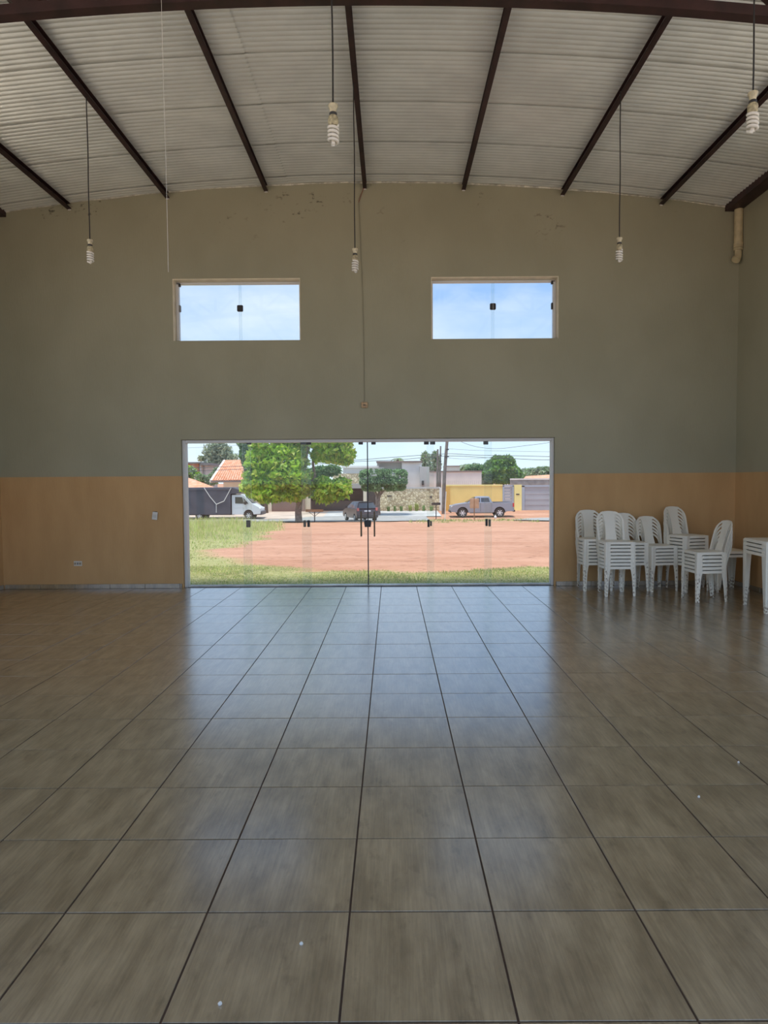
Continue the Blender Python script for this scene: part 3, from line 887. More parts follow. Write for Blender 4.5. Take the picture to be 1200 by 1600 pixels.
G3 = mat('grass_bright', (.42, .47, .14), .8, var=.3, vscale=1.2, trans=.35, coord='World')
blades('lawn_grass', 'short green and straw coloured grass strip outside the glass door', 42000, (-4.2, 4.4), (8.25, 11.8), (.018, .045), .006, [G2, G1, G3, G2], lean=.9)
blades('tall_weeds', 'tall pale weeds at the edge of the red earth lot', 26000, (-12.5, -2.2), (11.2, 43), (.10, .34), .012, [G3, G2, G3, G2], lean=.8, hf=lambda x, y: min(1.3, .22+max(0, y-15)*.045)*(1.5 if x < -8.5 and y > 24 else 1 if x < -6.2 else .6))
blades('verge_grass', 'patchy grass tufts on the verge in front of the pickup', 9000, (1.2, 10.2), (43.3, 51.5), (.05, .22), .02, [G2, G1, G3], dens=lambda x, y: grass(x, y)*.8*(hsh(x*2.3, y*1.9) > -.1))

# ---- street surfaces
def patch(name, pts, mt, lift, label):
    b = MB(); n = len(pts)
    xs = sorted(set([p[0] for p in pts]))
    b.add([(x, ya, gz(ya)+lift) for x, ya, yb in pts]+[(x, (ya+yb)/2, gz((ya+yb)/2)+lift) for x, ya, yb in pts]+[(x, yb, gz(yb)+lift) for x, ya, yb in pts],
          [(i, i+1, n+i+1, n+i) for i in range(n-1)]+[(n+i, n+i+1, 2*n+i+1, 2*n+i) for i in range(n-1)])
    return struct(b.build(name, mt, recalc=False), label)
ASPH = mat('asphalt', (.36, .345, .33), .9, var=.12, vscale=1.5, coord='World', bump=.2)
CONC = mat('pale_concrete', (.50, .49, .475), .85, var=.15, vscale=.9, coord='World')
pts = []
for i in range(31):
    x = -45+i*1.6
    pts.append((x, 46.4+.25*hsh(x, 1)+(1.4 if x > 1.4 else 0), 53.6+.3*hsh(x, 4) if x < -7 else 56.3))
pts = [p for p in pts if p[0] < 3.2]
patch('street', pts, ASPH, .06, 'grey asphalt street between the lot and the houses')
patch('street', [(8.8, 47.4, 48.0), (9.6, 46.0, 50.2), (10.6, 45.0, 52.0), (12, 44.5, 53.2), (16, 44.3, 53.6), (30, 44.2, 53.8), (70, 44.2, 53.8)], ASPH, .07, 'asphalt street end in front of the slatted garage gate')
patch('pavement', [(-30, 54.2, 61.9), (-7, 54.2, 61.9), (-6.3, 56.2, 61.9), (-5.6, 56.2, 61.9)], mat('sandy_pavement', (.60, .47, .38), .9, var=.15, vscale=.6, coord='World'), .05, 'sandy pavement before the brown garage door')
patch('pavement', [(-5.6, 56.4, 61.9), (-1, 56.4, 61.9), (1, 56.2, 61.9), (4.3, 56.0, 61.9)], CONC, .06, 'pale concrete pavement below the stone wall')

# ---- houses (far side of the street)
def pbox(b, x0, x1, y0, y1, Y, D, zb=None):               # photo rectangle -> box of depth D starting at Y
    a = P(x0, y0, Y); c = P(x1, y1, Y); lo = c.z if zb is None else zb
    return b.box(min(a.x, c.x), max(a.x, c.x), Y, Y+D, lo, a.z)
def ppart(name, rects, mt, parent, Y, D, zb=None):
    b = MB()
    for r_ in rects: pbox(b, *r_, Y, D, zb)
    o = b.build(name, mt, None)
    o.parent = parent; o.matrix_parent_inverse = parent.matrix_basis.inverted()
    return o
def base(px, Y): 
    p = P(px, 800, Y); return (p.x, Y, gz(Y))
HGREY = mat('house_grey', (.56, .54, .51), .85, var=.05, vscale=1)
HWHITE = mat('house_white', (.80, .77, .72), .85, var=.05, vscale=1)
HDARK = mat('dark_garage', (.075, .07, .07), .6, var=.2, vscale=1)
HCREAM = mat('house_cream', (.82, .73, .58), .85, var=.05, vscale=1)
HPINK = mat('house_pink', (.88, .78, .70), .85, var=.04, vscale=1)
HYEL = mat('house_yellow', (.92, .70, .26), .85, var=.05, vscale=.8)
HYEL2 = mat('gatepost_yellow', (.95, .83, .35), .85, var=.04, vscale=.8)
GGREY = mat('gate_grey', (.42, .44, .47), .5, var=.06, vscale=1)
GBLUE = mat('gate_frame_blue', (.40, .46, .54), .5)
BROWN = mat('brown_door', (.26, .18, .155), .6, var=.06, vscale=1)
WOOD = mat('wood_board', (.36, .19, .095), .7, var=.2, vscale=4, stretch=(1, 1, 6))
def stone_mat():
    M = bpy.data.materials.new('rubble_stone'); M.use_nodes = True
    t = M.node_tree; L = t.links; b = t.nodes['Principled BSDF']
    g = t.nodes.new('ShaderNodeNewGeometry')
    v = t.nodes.new('ShaderNodeTexVoronoi'); v.inputs['Scale'].default_value = 4.2; L.new(g.outputs['Position'], v.inputs['Vector'])
    r = t.nodes.new('ShaderNodeValToRGB'); e = r.color_ramp.elements
    e[0].position = 0; e[0].color = (.90, .78, .55, 1); e[1].position = 1; e[1].color = (.52, .41, .27, 1)
    x = e.new(.5); x.color = (.82, .68, .45, 1)
    sp = t.nodes.new('ShaderNodeSeparateColor'); L.new(v.outputs['Color'], sp.inputs[0]); L.new(sp.outputs[0], r.inputs['Fac'])
    v2 = t.nodes.new('ShaderNodeTexVoronoi'); v2.feature = 'DISTANCE_TO_EDGE'; v2.inputs['Scale'].default_value = 4.2; L.new(g.outputs['Position'], v2.inputs['Vector'])
    r2 = t.nodes.new('ShaderNodeValToRGB'); r2.color_ramp.elements[0].color = (.5, .44, .34, 1); r2.color_ramp.elements[1].position = .12; L.new(v2.outputs['Distance'], r2.inputs['Fac'])
    mx = t.nodes.new('ShaderNodeMix'); mx.data_type = 'RGBA'; mx.blend_type = 'MULTIPLY'; mx.inputs['Factor'].default_value = 1
    L.new(r.outputs[0], mx.inputs['A']); L.new(r2.outputs[0], mx.inputs['B']); L.new(mx.outputs['Result'], b.inputs['Base Color'])
    bp = t.nodes.new('ShaderNodeBump'); bp.inputs['Distance'].default_value = .04; L.new(v2.outputs['Distance'], bp.inputs['Height']); L.new(bp.outputs['Normal'], b.inputs['Normal'])
    b.inputs['Roughness'].default_value = .9
    return M
STONE = stone_mat()
def roof_mat(name, ca, cb):
    M = bpy.data.materials.new(name); M.use_nodes = True
    t = M.node_tree; L = t.links; b = t.nodes['Principled BSDF']
    n = t.nodes.new('ShaderNodeTexNoise'); n.inputs['Scale'].default_value = 3; tcn = t.nodes.new('ShaderNodeTexCoord'); L.new(tcn.outputs['Object'], n.inputs['Vector'])
    r = t.nodes.new('ShaderNodeValToRGB'); r.color_ramp.elements[0].color = (*ca, 1); r.color_ramp.elements[1].color = (*cb, 1); r.color_ramp.elements[0].position = .35; r.color_ramp.elements[1].position = .65
    L.new(n.outputs['Fac'], r.inputs['Fac']); L.new(r.outputs[0], b.inputs['Base Color']); b.inputs['Roughness'].default_value = .85
    return M
TERRA = roof_mat('terracotta', (.70, .28, .14), (.82, .44, .29))

# grey modern house with stone parapet
h1 = empty('modern_house', base(600, 63))
ppart('upper_wall', [(628, 659, 722, 769)], HWHITE, h1, 66, 6)
ppart('upper_wall', [(656, 671, 729, 765)], HGREY, h1, 65.5, 6)
ppart('upper_wall', [(589, 640, 722, 770)], HGREY, h1, 67, 5)
ppart('roof_parapet', [(536, 600, 730, 741)], HGREY, h1, 66.5, 5)
ppart('coping', [(534, 592, 728, 730.5)], HWHITE, h1, 66.3, 5.3)
ppart('coping', [(588, 660, 720.5, 722.5)], BROWN, h1, 65.8, 5)
ppart('stone_parapet', [(520, 562, 740, 757)], STONE, h1, 63.6, 1.0)
ppart('garage_lintel', [(480, 572, 756, 763)], mat('lintel', (.46, .43, .40), .8), h1, 62.6, 3)
ppart('garage_opening', [(484, 570, 763, 800)], HDARK, h1, 64.4, .3)
ppart('garage_door_panel', [(486, 566, 783, 798)], mat('garage_door_grey', (.17, .165, .165), .5), h1, 64.2, .15)
ppart('pillar', [(475, 485, 762, 801)], HCREAM, h1, 62.5, .5)
ppart('pillar', [(567.5, 573, 763, 800)], HCREAM, h1, 62.5, .5)
ppart('front_door', [(574, 587, 764, 800)], HDARK, h1, 62.9, .2)
ppart('window', [(659, 662.5, 751, 758)], HDARK, h1, 65.35, .2)
ppart('house_body', [(520, 628, 741, 800)], HGREY, h1, 65, 6)
tag(h1, 'modern grey and white house with stone parapet above a dark garage', 'house')
sw_ = empty('stone_wall', base(640, 62))
ppart('wall', [(588, 687, 763, 801)], STONE, sw_, 62, .35)
ppart('coping', [(587, 688, 761.5, 763.5)], HGREY, sw_, 61.95, .45)
ppart('vent_block', [(605, 612, 774.2, 776)], HDARK, sw_, 61.93, .1); ppart('vent_block', [(671.5, 675, 775, 778.5)], HDARK, sw_, 61.93, .1)
ppart('end_pier', [(686.5, 690.5, 762, 801)], HWHITE, sw_, 61.9, .5)
tag(sw_, 'garden wall of pale rubble stone behind the clipped tree', 'wall')
# pink house behind the yellow wall
h2 = empty('pink_house', base(720, 70))
ppart('wall', [(670, 752.5, 737, 800)], HPINK, h2, 70, 8)
ppart('water_tank_room', [(697, 718.5, 728.5, 738)], HCREAM, h2, 71, 4)
ppart('coping', [(670, 753, 735.8, 737.2)], BROWN, h2, 69.9, 8.2); ppart('coping', [(696.5, 719, 727.6, 728.8)], BROWN, h2, 70.9, 4.2)
tag(h2, 'plain pink house with a small tank room on its roof', 'house')
# yellow street wall with gate and slatted garage door
yw = empty('yellow_wall', base(745, 62.3))
ppart('wall', [(691, 785.5, 758.5, 801)], HYEL, yw, 62.3, .3)
ppart('coping', [(691, 785.5, 757.6, 759)], HYEL2, yw, 62.25, .4)
ppart('corner_pier', [(694, 702.5, 760, 801)], mat('ochre', (.74, .45, .12), .85), yw, 62.2, .3)
tag(yw, 'bright yellow street wall behind the grey pickup', 'wall')
wr = MB()
za = P(700, 752, 62.4).z
for i in range(18):
    x = P(700+i*3.2, 752, 62.4).x
    wr.tube([(x, 62.45, za-.45), (x, 62.45, za+.05)], .012, 4)
for dz in (0, -.15): wr.tube([(P(697, 752, 62.4).x, 62.45, za+dz), (P(757, 752, 62.4).x, 62.45, za+dz)], .010, 4)
tag(wr.build('electric_fence', mat('fence_wire', (.5, .47, .45), .5)), 'thin electric fence wires on top of the yellow wall', 'fence')
gt = empty('street_gate', base(795, 62.3))
ppart('gate_frame', [(785.5, 788, 759, 799), (800.5, 803, 759, 799), (785.7, 803, 758, 760)], GBLUE, gt, 62.2, .15)
for i in range(8):
    ppart('slat', [(788, 800.5, 761+i*4.7, 764.9+i*4.7)], GGREY, gt, 62.28, .06)
tag(gt, 'narrow grey slatted street gate between yellow wall and gatepost', 'gate')
gp_ = empty('gatepost', base(809, 62.3))
ppart('post', [(803.8, 815.2, 757.5, 798.5)], HYEL2, gp_, 62.1, .5)
ppart('house_number', [(806.5, 811.5, 771.5, 773.3)], HDARK, gp_, 62.07, .05)
tag(gp_, 'bright yellow gatepost with a small dark house number', 'gatepost')
gd = empty('garage_gate', base(840, 62.3))
ppart('gate_frame', [(815.3, 819.5, 759, 798), (815.3, 900, 758.2, 760.3)], GBLUE, gd, 62.2, .2)
for i in range(13):
    ppart('slat', [(819.5, 900, 760.8+i*2.85, 763.2+i*2.85)], GGREY, gd, 62.28+(.02 if i % 3 else 0), .06)
tag(gd, 'wide grey garage gate of horizontal slats beside the yellow gatepost', 'gate')
h5 = empty('grey_block_wall', base(840, 66))
ppart('wall', [(798, 905, 749, 800)], mat('raw_block', (.36, .32, .29), .9, var=.2, vscale=2), h5, 66, .4)
ppart('coping', [(798, 905, 747.6, 749.2)], HPINK, h5, 65.95, .5)
tag(h5, 'raw grey block wall rising behind the garage gate', 'wall')
def slope_roof(name, pts_f, mt, parent, nr=None):
    b = MB(); b.add(pts_f, [tuple(range(len(pts_f)))])
    b.add([(p[0], p[1], p[2]-.12) for p in pts_f], [tuple(range(len(pts_f)))[::-1]])
    n = len(pts_f); b.add(list(pts_f)+[(p[0], p[1], p[2]-.12) for p in pts_f], [(i, (i+1) % n, n+(i+1) % n, n+i) for i in range(n)])
    o = b.build(name, mt); o.parent = parent; o.matrix_parent_inverse = parent.matrix_basis.inverted(); return o
def tile_roof(parent, ridge0, ridge1, eave0, eave1, n, rad=.11):
    # barrel tile courses running from ridge to eave, each course a raised half round
    slope_roof('roof_deck', [ridge0, ridge1, eave1, eave0], TERRA, parent)
    first_ = None
    for i in range(n):
        t = (i+.5)/n
        a = Vector(ridge0).lerp(Vector(ridge1), t); b = Vector(eave0).lerp(Vector(eave1), t)
        o = MB().tube([a+Vector((0, 0, .02)), b+Vector((0, 0, .02))], rad, 6).build('tile_course', TERRA)
        o.parent = parent; o.matrix_parent_inverse = parent.matrix_basis.inverted()
h6 = empty('orange_roof_house', base(870, 80))
ppart('wall', [(800, 930, 752, 800)], HWHITE, h6, 80, 6)
a0, a1 = P(822, 744, 86), P(905, 738.5, 86); e0, e1 = P(808, 749, 79.6), P(905, 748, 79.6)
slope_roof('roof', [tuple(a0), tuple(a1), tuple(e1), tuple(e0)], TERRA, h6)
pbox_b = MB(); 
tag(h6, 'house with a low orange tiled roof behind the block wall', 'house')
# terracotta roofed house on the left, wall running on behind the tree
h3 = empty('terracotta_house', base(420, 62))
ppart('wall', [(349, 440, 750, 802)], HCREAM, h3, 62.6, 6, zb=-1.4)
ppart('wall', [(434, 472, 752, 802)], HCREAM, h3, 62.4, 6, zb=-1.4)
ppart('garage_door', [(424, 441, 783, 801)], BROWN, h3, 62.3, .15); ppart('garage_door', [(426.5, 464, 782, 802)], BROWN, h3, 62.28, .15); ppart('garage_door', [(464.5, 476, 776, 802)], mat('taupe_door', (.34, .26, .23), .6), h3, 62.26, .15)
ppart('side_door', [(407, 414, 782, 801)], HDARK, h3, 62.5, .15)
ppart('pier', [(419, 424.5, 777, 803)], HCREAM, h3, 62.2, .4)
ppart('fascia', [(330, 395, 751, 753.2)], BROWN, h3, 61.7, .12)
e0, e1 = P(329.5, 752, 61.8), P(395, 751, 61.8); r0_, r1_ = P(350.5, 720.5, 66.5), P(396, 720, 66.5)
tile_roof(h3, tuple(r0_), tuple(r1_), tuple(e0), tuple(e1), 17)
bb = MB().tube([r0_, e0], .16, 6).build('verge_board', HPINK); bb.parent = h3; bb.matrix_parent_inverse = h3.matrix_basis.inverted()
tag(h3, 'cream house with a steep terracotta tile roof and brown garage doors', 'house')
h4 = empty('brick_building', base(300, 84))
ppart('wall', [(250, 312, 724, 800)], mat('bare_brick', (.58, .30, .20), .9, var=.18, vscale=1.6), h4, 84, 7)
ppart('corner_column', [(311.5, 316, 723, 800)], HGREY, h4, 83.9, .6)
ppart('side_wall', [(315.5, 322, 725, 800)], mat('render_grey', (.50, .47, .45), .9), h4, 84.6, 6)
ppart('roof_slab', [(250, 313, 722.3, 724.3), (312, 326, 723.5, 727)], mat('slab', (.22, .20, .19), .9), h4, 83.5, 8)
tag(h4, 'unfinished red brick building with a flat slab roof', 'building')
h7 = empty('low_roof_shed', base(300, 66))
a0, a1 = P(255, 738, 70), P(300, 748, 70); e0, e1 = P(255, 766, 65), P(338, 762.5, 65)
slope_roof('roof', [tuple(a0), tuple(a1), tuple(e1), tuple(e0)], TERRA, h7)
ppart('wall', [(255, 336, 763.5, 803)], HCREAM, h7, 65.4, 4)
tag(h7, 'low shed with a red sloping roof showing above the dark truck', 'shed')

# ---- trees
def leaves(name, clumps, n, size, mats, parent=None, shell=.55, origin=(0, 0, 0), sq=1.):
    V = []; Fc = []; Mi = []
    tot = sum((c[3]*c[4]*c[5])**(2/3) for c in clumps)
    for (cx, cy, cz, rx, ry, rz) in clumps:
        k = int(n*(rx*ry*rz)**(2/3)/tot)
        d = rng.normal(size=(k, 3)); d /= np.linalg.norm(d, axis=1)[:, None]
        rad = shell+(1-shell)*rng.random(k)**.5
        bump_ = 1+.13*np.sin(d[:, 0]*7+cx)*np.sin(d[:, 1]*6+cz)+.10*np.sin(d[:, 2]*9+cy)
        if sq < 1: bump_ = 1+.04*np.sin(d[:, 0]*23+cx)*np.sin(d[:, 2]*19)
        p = np.sign(d)*np.abs(d)**sq*(rad*bump_)[:, None]*np.array([rx, ry, rz])+np.array([cx, cy, cz])
        a = rng.normal(size=(k, 3))+d*.5; a[:, 2] -= .3; a /= np.linalg.norm(a, axis=1)[:, None]
        b = np.cross(a, rng.normal(size=(k, 3))); b /= np.linalg.norm(b, axis=1)[:, None]
        s_ = size*(.6+.8*rng.random(k))[:, None]
        b0 = len(V)
        q0 = p-a*s_; q1 = p+b*s_*.45; q2 = p+a*s_; q3 = p-b*s_*.45
        for i in range(k):
            V += [tuple(q0[i]), tuple(q1[i]), tuple(q2[i]), tuple(q3[i])]
        Fc += [(b0+4*i, b0+4*i+1, b0+4*i+2, b0+4*i+3) for i in range(k)]
        Mi += list(rng.integers(0, len(mats), k))
    b = MB(); b.v = [(x-origin[0], y-origin[1], z-origin[2]) for x, y, z in V]; b.f = Fc; b.m = [int(i) for i in Mi]
    o = b.build(name, mats, parent, recalc=False)
    o['kind'] = 'stuff'
    return o
LF1 = mat('leaf_bright', (.36, .56, .055), .5, var=.3, vscale=.7, trans=.35, coord='World')
LF2 = mat('leaf_mid', (.19, .34, .05), .5, var=.3, vscale=.7, trans=.3, coord='World')
LF3 = mat('leaf_yellow', (.50, .56, .11), .5, var=.25, vscale=.7, trans=.35, coord='World')
LD1 = mat('leaf_dark', (.10, .20, .07), .6, var=.3, vscale=.7, trans=.2, coord='World')
LD2 = mat('leaf_dull', (.20, .31, .11), .6, var=.3, vscale=.7, trans=.25, coord='World')
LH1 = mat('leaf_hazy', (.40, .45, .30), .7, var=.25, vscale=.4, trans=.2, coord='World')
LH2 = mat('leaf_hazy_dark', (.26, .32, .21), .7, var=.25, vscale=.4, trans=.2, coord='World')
BARK = mat('bark', (.27, .20, .16), .9, var=.35, vscale=5, bump=.6, bscale=14)
DBARK = mat('dark_bark', (.12, .085, .065), .9, var=.3, vscale=5)
def cl(px, py, Y, rpx, rpy, ry=None):                      # clump from a photo ellipse at depth Y
    p = P(px, py, Y); k = (Y-CAM.y)/FPX
    return (p.x, Y, p.z, rpx*k, ry if ry else (rpx+rpy)/2*k, rpy*k)
def tree(name, label, basepx, Y, clumps, n, size, mats, trunk, bark=BARK, cat='tree', group=None, leafname='foliage', shell=.55, sq=1.):
    bp_ = P(basepx, 800, Y); org = (bp_.x, Y, gz(Y))
    r = empty(name, org)
    leaves(leafname, clumps, n, size, mats, r, shell, org, sq)
    for k, (path, r0, r1) in enumerate(trunk):
        pts = [Vector(P(a, b_, Y+dy))-Vector(org) for a, b_, dy in path]
        if k == 0: pts[0].z = -.05
        rs = [r0+(r1-r0)*i/(len(pts)-1) for i in range(len(pts))]
        MB().tube(pts, rs, 8).build('trunk' if k == 0 else 'branch', bark, r, smooth=True)
    return tag(r, label, cat, group)
TYM = 47.2
tree('street_tree', 'big bright green leafy tree standing at the street edge of the lot', 467, TYM,
     [cl(415, 752, TYM, 36, 26), cl(455, 757, TYM-.6, 32, 24), cl(408, 722, TYM, 25, 24), cl(445, 720, TYM-.5, 34, 28), cl(425, 690, TYM, 34, 26), cl(462, 684, TYM+.4, 30, 26),
      cl(395, 762, TYM+.3, 18, 14), cl(420, 774, TYM-.8, 26, 11), cl(455, 773, TYM-.3, 24, 10), cl(448, 742, TYM-1.4, 26, 20), cl(480, 752, TYM+.4, 12, 20),
      cl(522, 766, TYM-.5, 26, 15), cl(508, 776, TYM-.6, 18, 10), cl(533, 757, TYM-.2, 14, 12), cl(505, 758, TYM+.2, 16, 14),
      cl(523, 704, TYM, 30, 19), cl(508, 690, TYM, 26, 20), cl(538, 712, TYM-.3, 17, 14), cl(520, 682, TYM+.3, 34, 20), cl(495, 712, TYM+.2, 10, 10),
      cl(440, 655, TYM, 42, 26), cl(500, 655, TYM, 44, 28), cl(470, 632, TYM, 46, 24), cl(548, 668, TYM, 18, 14)],
     30000, .20, [LF1, LF2, LF3, LF1],
     [([(467, 818, 0), (466, 800, 0), (468, 785, 0), (470, 765, 0), (474, 740, 0), (478, 715, .1), (482, 690, .2), (480, 660, 0)], .26, .07),
      ([(470, 770, 0), (482, 760, .1), (492, 745, .1), (489, 725, .2), (490, 700, .3), (496, 670, .2)], .15, .05),
      ([(469, 775, 0), (450, 762, -.2), (430, 748, -.3), (410, 735, 0)], .13, .03),
      ([(484, 757, .1), (500, 760, 0), (520, 765, -.3)], .10, .03),
      ([(490, 706, .3), (505, 700, .2), (528, 703, 0)], .07, .02),
      ([(478, 715, .1), (462, 700, 0), (440, 690, 0)], .08, .02)])
tree('backdrop_tree', 'dark drooping tree showing between the bright tree and the terracotta roof', 392, 60.3,
     [cl(384, 705, 60.3, 9, 24), cl(390, 735, 60.3, 9, 20), cl(382, 690, 60.3, 10, 14), cl(500, 738, 60.3, 16, 10), cl(518, 735, 60.3, 14, 9), cl(488, 762, 60.3, 12, 14)], 6000, .16, [LD1, LD2, LD1],
     [([(416, 800, 0), (415, 780, 0), (405, 750, 0), (392, 720, 0), (388, 690, 0)], .2, .06)], DBARK)
tree('clipped_tree', 'street tree clipped into a wide flat topped block before the stone wall', 590, 57.5,
     [cl(585, 747, 57.5, 23.5, 13.5, 1.15), cl(613, 747, 57.5, 23.5, 13.5, 1.15), cl(599, 756, 57.5, 27, 11, 1.0), cl(580, 758, 57.5, 15, 9, .9), cl(617, 757, 57.5, 17, 9, .9)],
     17000, .115, [mat('leaf_clip_dull', (.24, .33, .17), .6, var=.3, vscale=2, trans=.2, coord='World'), mat('leaf_clipped', (.27, .42, .18), .6, var=.3, vscale=2, trans=.2, coord='World'), LD1],
     [([(590.5, 804, 0), (590, 790, 0), (591, 778, 0), (595, 765, 0)], .24, .14), ([(590, 778, 0), (586, 768, 0), (582, 758, 0)], .12, .06), ([(592, 775, 0), (600, 767, 0), (606, 760, 0)], .10, .05)], BARK, shell=.8, sq=.5)
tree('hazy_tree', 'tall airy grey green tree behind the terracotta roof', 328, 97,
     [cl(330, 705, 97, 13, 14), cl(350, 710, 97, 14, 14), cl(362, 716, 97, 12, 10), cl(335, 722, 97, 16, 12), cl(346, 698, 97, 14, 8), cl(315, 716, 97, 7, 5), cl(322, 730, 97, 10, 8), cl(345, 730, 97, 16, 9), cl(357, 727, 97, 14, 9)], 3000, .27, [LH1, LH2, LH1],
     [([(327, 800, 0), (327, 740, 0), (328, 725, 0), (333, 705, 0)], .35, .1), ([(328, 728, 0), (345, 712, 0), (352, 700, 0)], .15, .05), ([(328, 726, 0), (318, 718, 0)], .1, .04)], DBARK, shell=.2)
tree('garden_shrub', 'bright leafy shrub before the red brick building', 300, 80,
     [cl(296, 738, 80, 11, 9), cl(290, 745, 80, 10, 9), cl(306, 745, 80, 10, 7), cl(280, 740, 80, 12, 10)], 2600, .22, [LF1, LD2, LH1], [([(295, 800, 0), (295, 760, 0), (296, 740, 0)], .15, .05)], BARK, 'shrub')
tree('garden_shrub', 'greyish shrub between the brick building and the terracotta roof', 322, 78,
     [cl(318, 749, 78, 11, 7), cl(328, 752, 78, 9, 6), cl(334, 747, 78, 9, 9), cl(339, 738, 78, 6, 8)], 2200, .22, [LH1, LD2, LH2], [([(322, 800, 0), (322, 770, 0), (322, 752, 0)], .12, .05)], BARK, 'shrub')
tree('round_tree', 'dense mid green tree rising behind the yellow wall and gate', 785, 76,
     [cl(782, 735, 76, 22, 18), cl(790, 722, 76, 14, 9), cl(772, 740, 76, 16, 14), cl(798, 738, 76, 14, 12), cl(776, 722, 76, 10, 9), cl(785, 748, 76, 16, 8), cl(808, 744, 76, 10, 6), cl(768, 728, 76, 10, 8)], 9000, .28, [LD2, LF2, LF2, LD1],
     [([(785, 800, 0), (785, 760, 0), (784, 735, 0)], .3, .1)], DBARK)
tree('grey_green_tree', 'dull bluish tree filling the gap beside the pink house', 760, 79.5,
     [cl(762, 735, 79.5, 8, 12), cl(764, 748, 79.5, 10, 10), cl(756, 742, 79.5, 8, 14), cl(750, 735, 79.5, 10, 8), cl(738, 734, 79.5, 12, 6)], 4200, .25, [LD2, LH2, LD1],
     [([(760, 800, 0), (760, 765, 0), (760, 742, 0)], .25, .08)], DBARK)
def palm(name, label, px, py, Y, fr, n=14, basey=800, h=None):
    crown = P(px, py, Y); org = (crown.x, Y, gz(Y)); r = empty(name, org)
    MB().tube([(0, 0, 0), (.1, 0, (crown.z-org[2])*.5), (0, 0, crown.z-org[2])], [.2, .16, .12], 7).build('trunk', BARK, r, smooth=True)
    for i in range(n):
        a = 2*PI*i/n+random.uniform(-.2, .2); up = random.uniform(.15, .9)
        pts = []
        for k in range(7):
            t = k/6
            pts.append(Vector((math.cos(a)*fr*t, math.sin(a)*fr*t, crown.z-org[2]+fr*(up*t*1.0-1.15*t*t))))
        b = MB()
        for k in range(6):
            p0, p1 = pts[k], pts[k+1]; d = (p1-p0).normalized(); sd = Vector((-math.sin(a), math.cos(a), 0))
            wid = fr*.17*math.sin(PI*min(1, (k+1)/6.5))+.03
            for sg in (-1, 1):
                q = sd*sg*wid+Vector((0, 0, -wid*.5))+d*wid*.7
                b.add([p0, p1, p1+q, p0+q*.9], [(0, 1, 2, 3)])
        b.build('frond', LD2 if i % 2 else LH2, r, recalc=False)
    return tag(r, label, 'palm tree')
palm('palm_tree', 'shaggy palm with drooping fronds behind the pink house', 727, 728, 88, 1.5, 22)
palm('palm_tree', 'small palm showing over the grey house roof beside the door centre', 622, 718, 76, 1.05, 14)
for k, (px, lab) in enumerate(((665, 'tall dull cypress like tree beside the grey house wall'), (680, 'tall dull cypress like tree next to the wooden poles'))):
    Yk = 86+k*7
    tree('conifer_tree', lab, px, Yk, [cl(px, 716, Yk, 6.5, 10), cl(px+2, 728, Yk, 7, 10), cl(px-2, 735, Yk, 6, 8)], 1500, .26, [LH2, LH1, LD2],
         [([(px, 800, 0), (px, 760, 0), (px, 720, 0)], .2, .06)], DBARK, shell=.2)
# wooded skyline on the right and behind the houses
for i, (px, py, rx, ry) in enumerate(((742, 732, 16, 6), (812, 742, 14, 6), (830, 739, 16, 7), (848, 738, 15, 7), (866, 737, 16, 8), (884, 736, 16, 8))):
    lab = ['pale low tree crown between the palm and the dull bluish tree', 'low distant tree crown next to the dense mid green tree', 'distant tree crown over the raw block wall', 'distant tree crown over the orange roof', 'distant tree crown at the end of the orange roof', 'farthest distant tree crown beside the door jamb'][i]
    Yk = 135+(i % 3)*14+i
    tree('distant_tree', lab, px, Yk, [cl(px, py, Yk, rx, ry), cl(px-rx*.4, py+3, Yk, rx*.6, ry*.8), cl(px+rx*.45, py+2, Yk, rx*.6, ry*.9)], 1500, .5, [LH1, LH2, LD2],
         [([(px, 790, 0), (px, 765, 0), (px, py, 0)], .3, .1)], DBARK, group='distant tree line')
# plants at the foot of the stone wall
for i, (px, w_, lab) in enumerate(((607, 7, 'dark plant at the stone wall next to the clipped tree'), (617, 6, 'leafy plant second from the clipped tree along the stone wall'), (627, 7, 'low dull plant third along the stone wall'), (641, 8, 'spiky plant fourth along the stone wall'), (651, 10, 'biggest bright spiky plant at the stone wall'), (662, 7, 'spiky plant beside the biggest one at the stone wall'), (674, 9, 'low plant at the stone wall behind the black tray'))):
    Yp = 61.4; bp_ = P(px, 800, Yp); r = empty('wall_plant', (bp_.x, Yp, gz(Yp)+.04)); b = MB(); kx = (Yp-CAM.y)/FPX
    hmax = {651: .85, 641: .62, 662: .6}.get(px, .55)
    for j in range(46):
        a = random.uniform(0, 2*PI); l = w_*kx*.6*random.uniform(.3, 1); h_ = hmax*random.uniform(.45, 1)
        d = Vector((math.cos(a), math.sin(a)*.6, 0)); sd = Vector((-math.sin(a), math.cos(a), 0))*.035
        p0, p1, p2 = Vector((0, 0, 0))+d*.1, d*l*.6+Vector((0, 0, h_*.75)), d*l+Vector((0, 0, h_))
        b.add([p0-sd, p0+sd, p1+sd, p1-sd, p2], [(0, 1, 2, 3), (3, 2, 4)])
    b.build('leaves', [LD2, LD2, LD2, G3, G3, LD2, LD2][i], r, recalc=False)
    tag(r, lab, 'plant', 'plants along the stone wall')

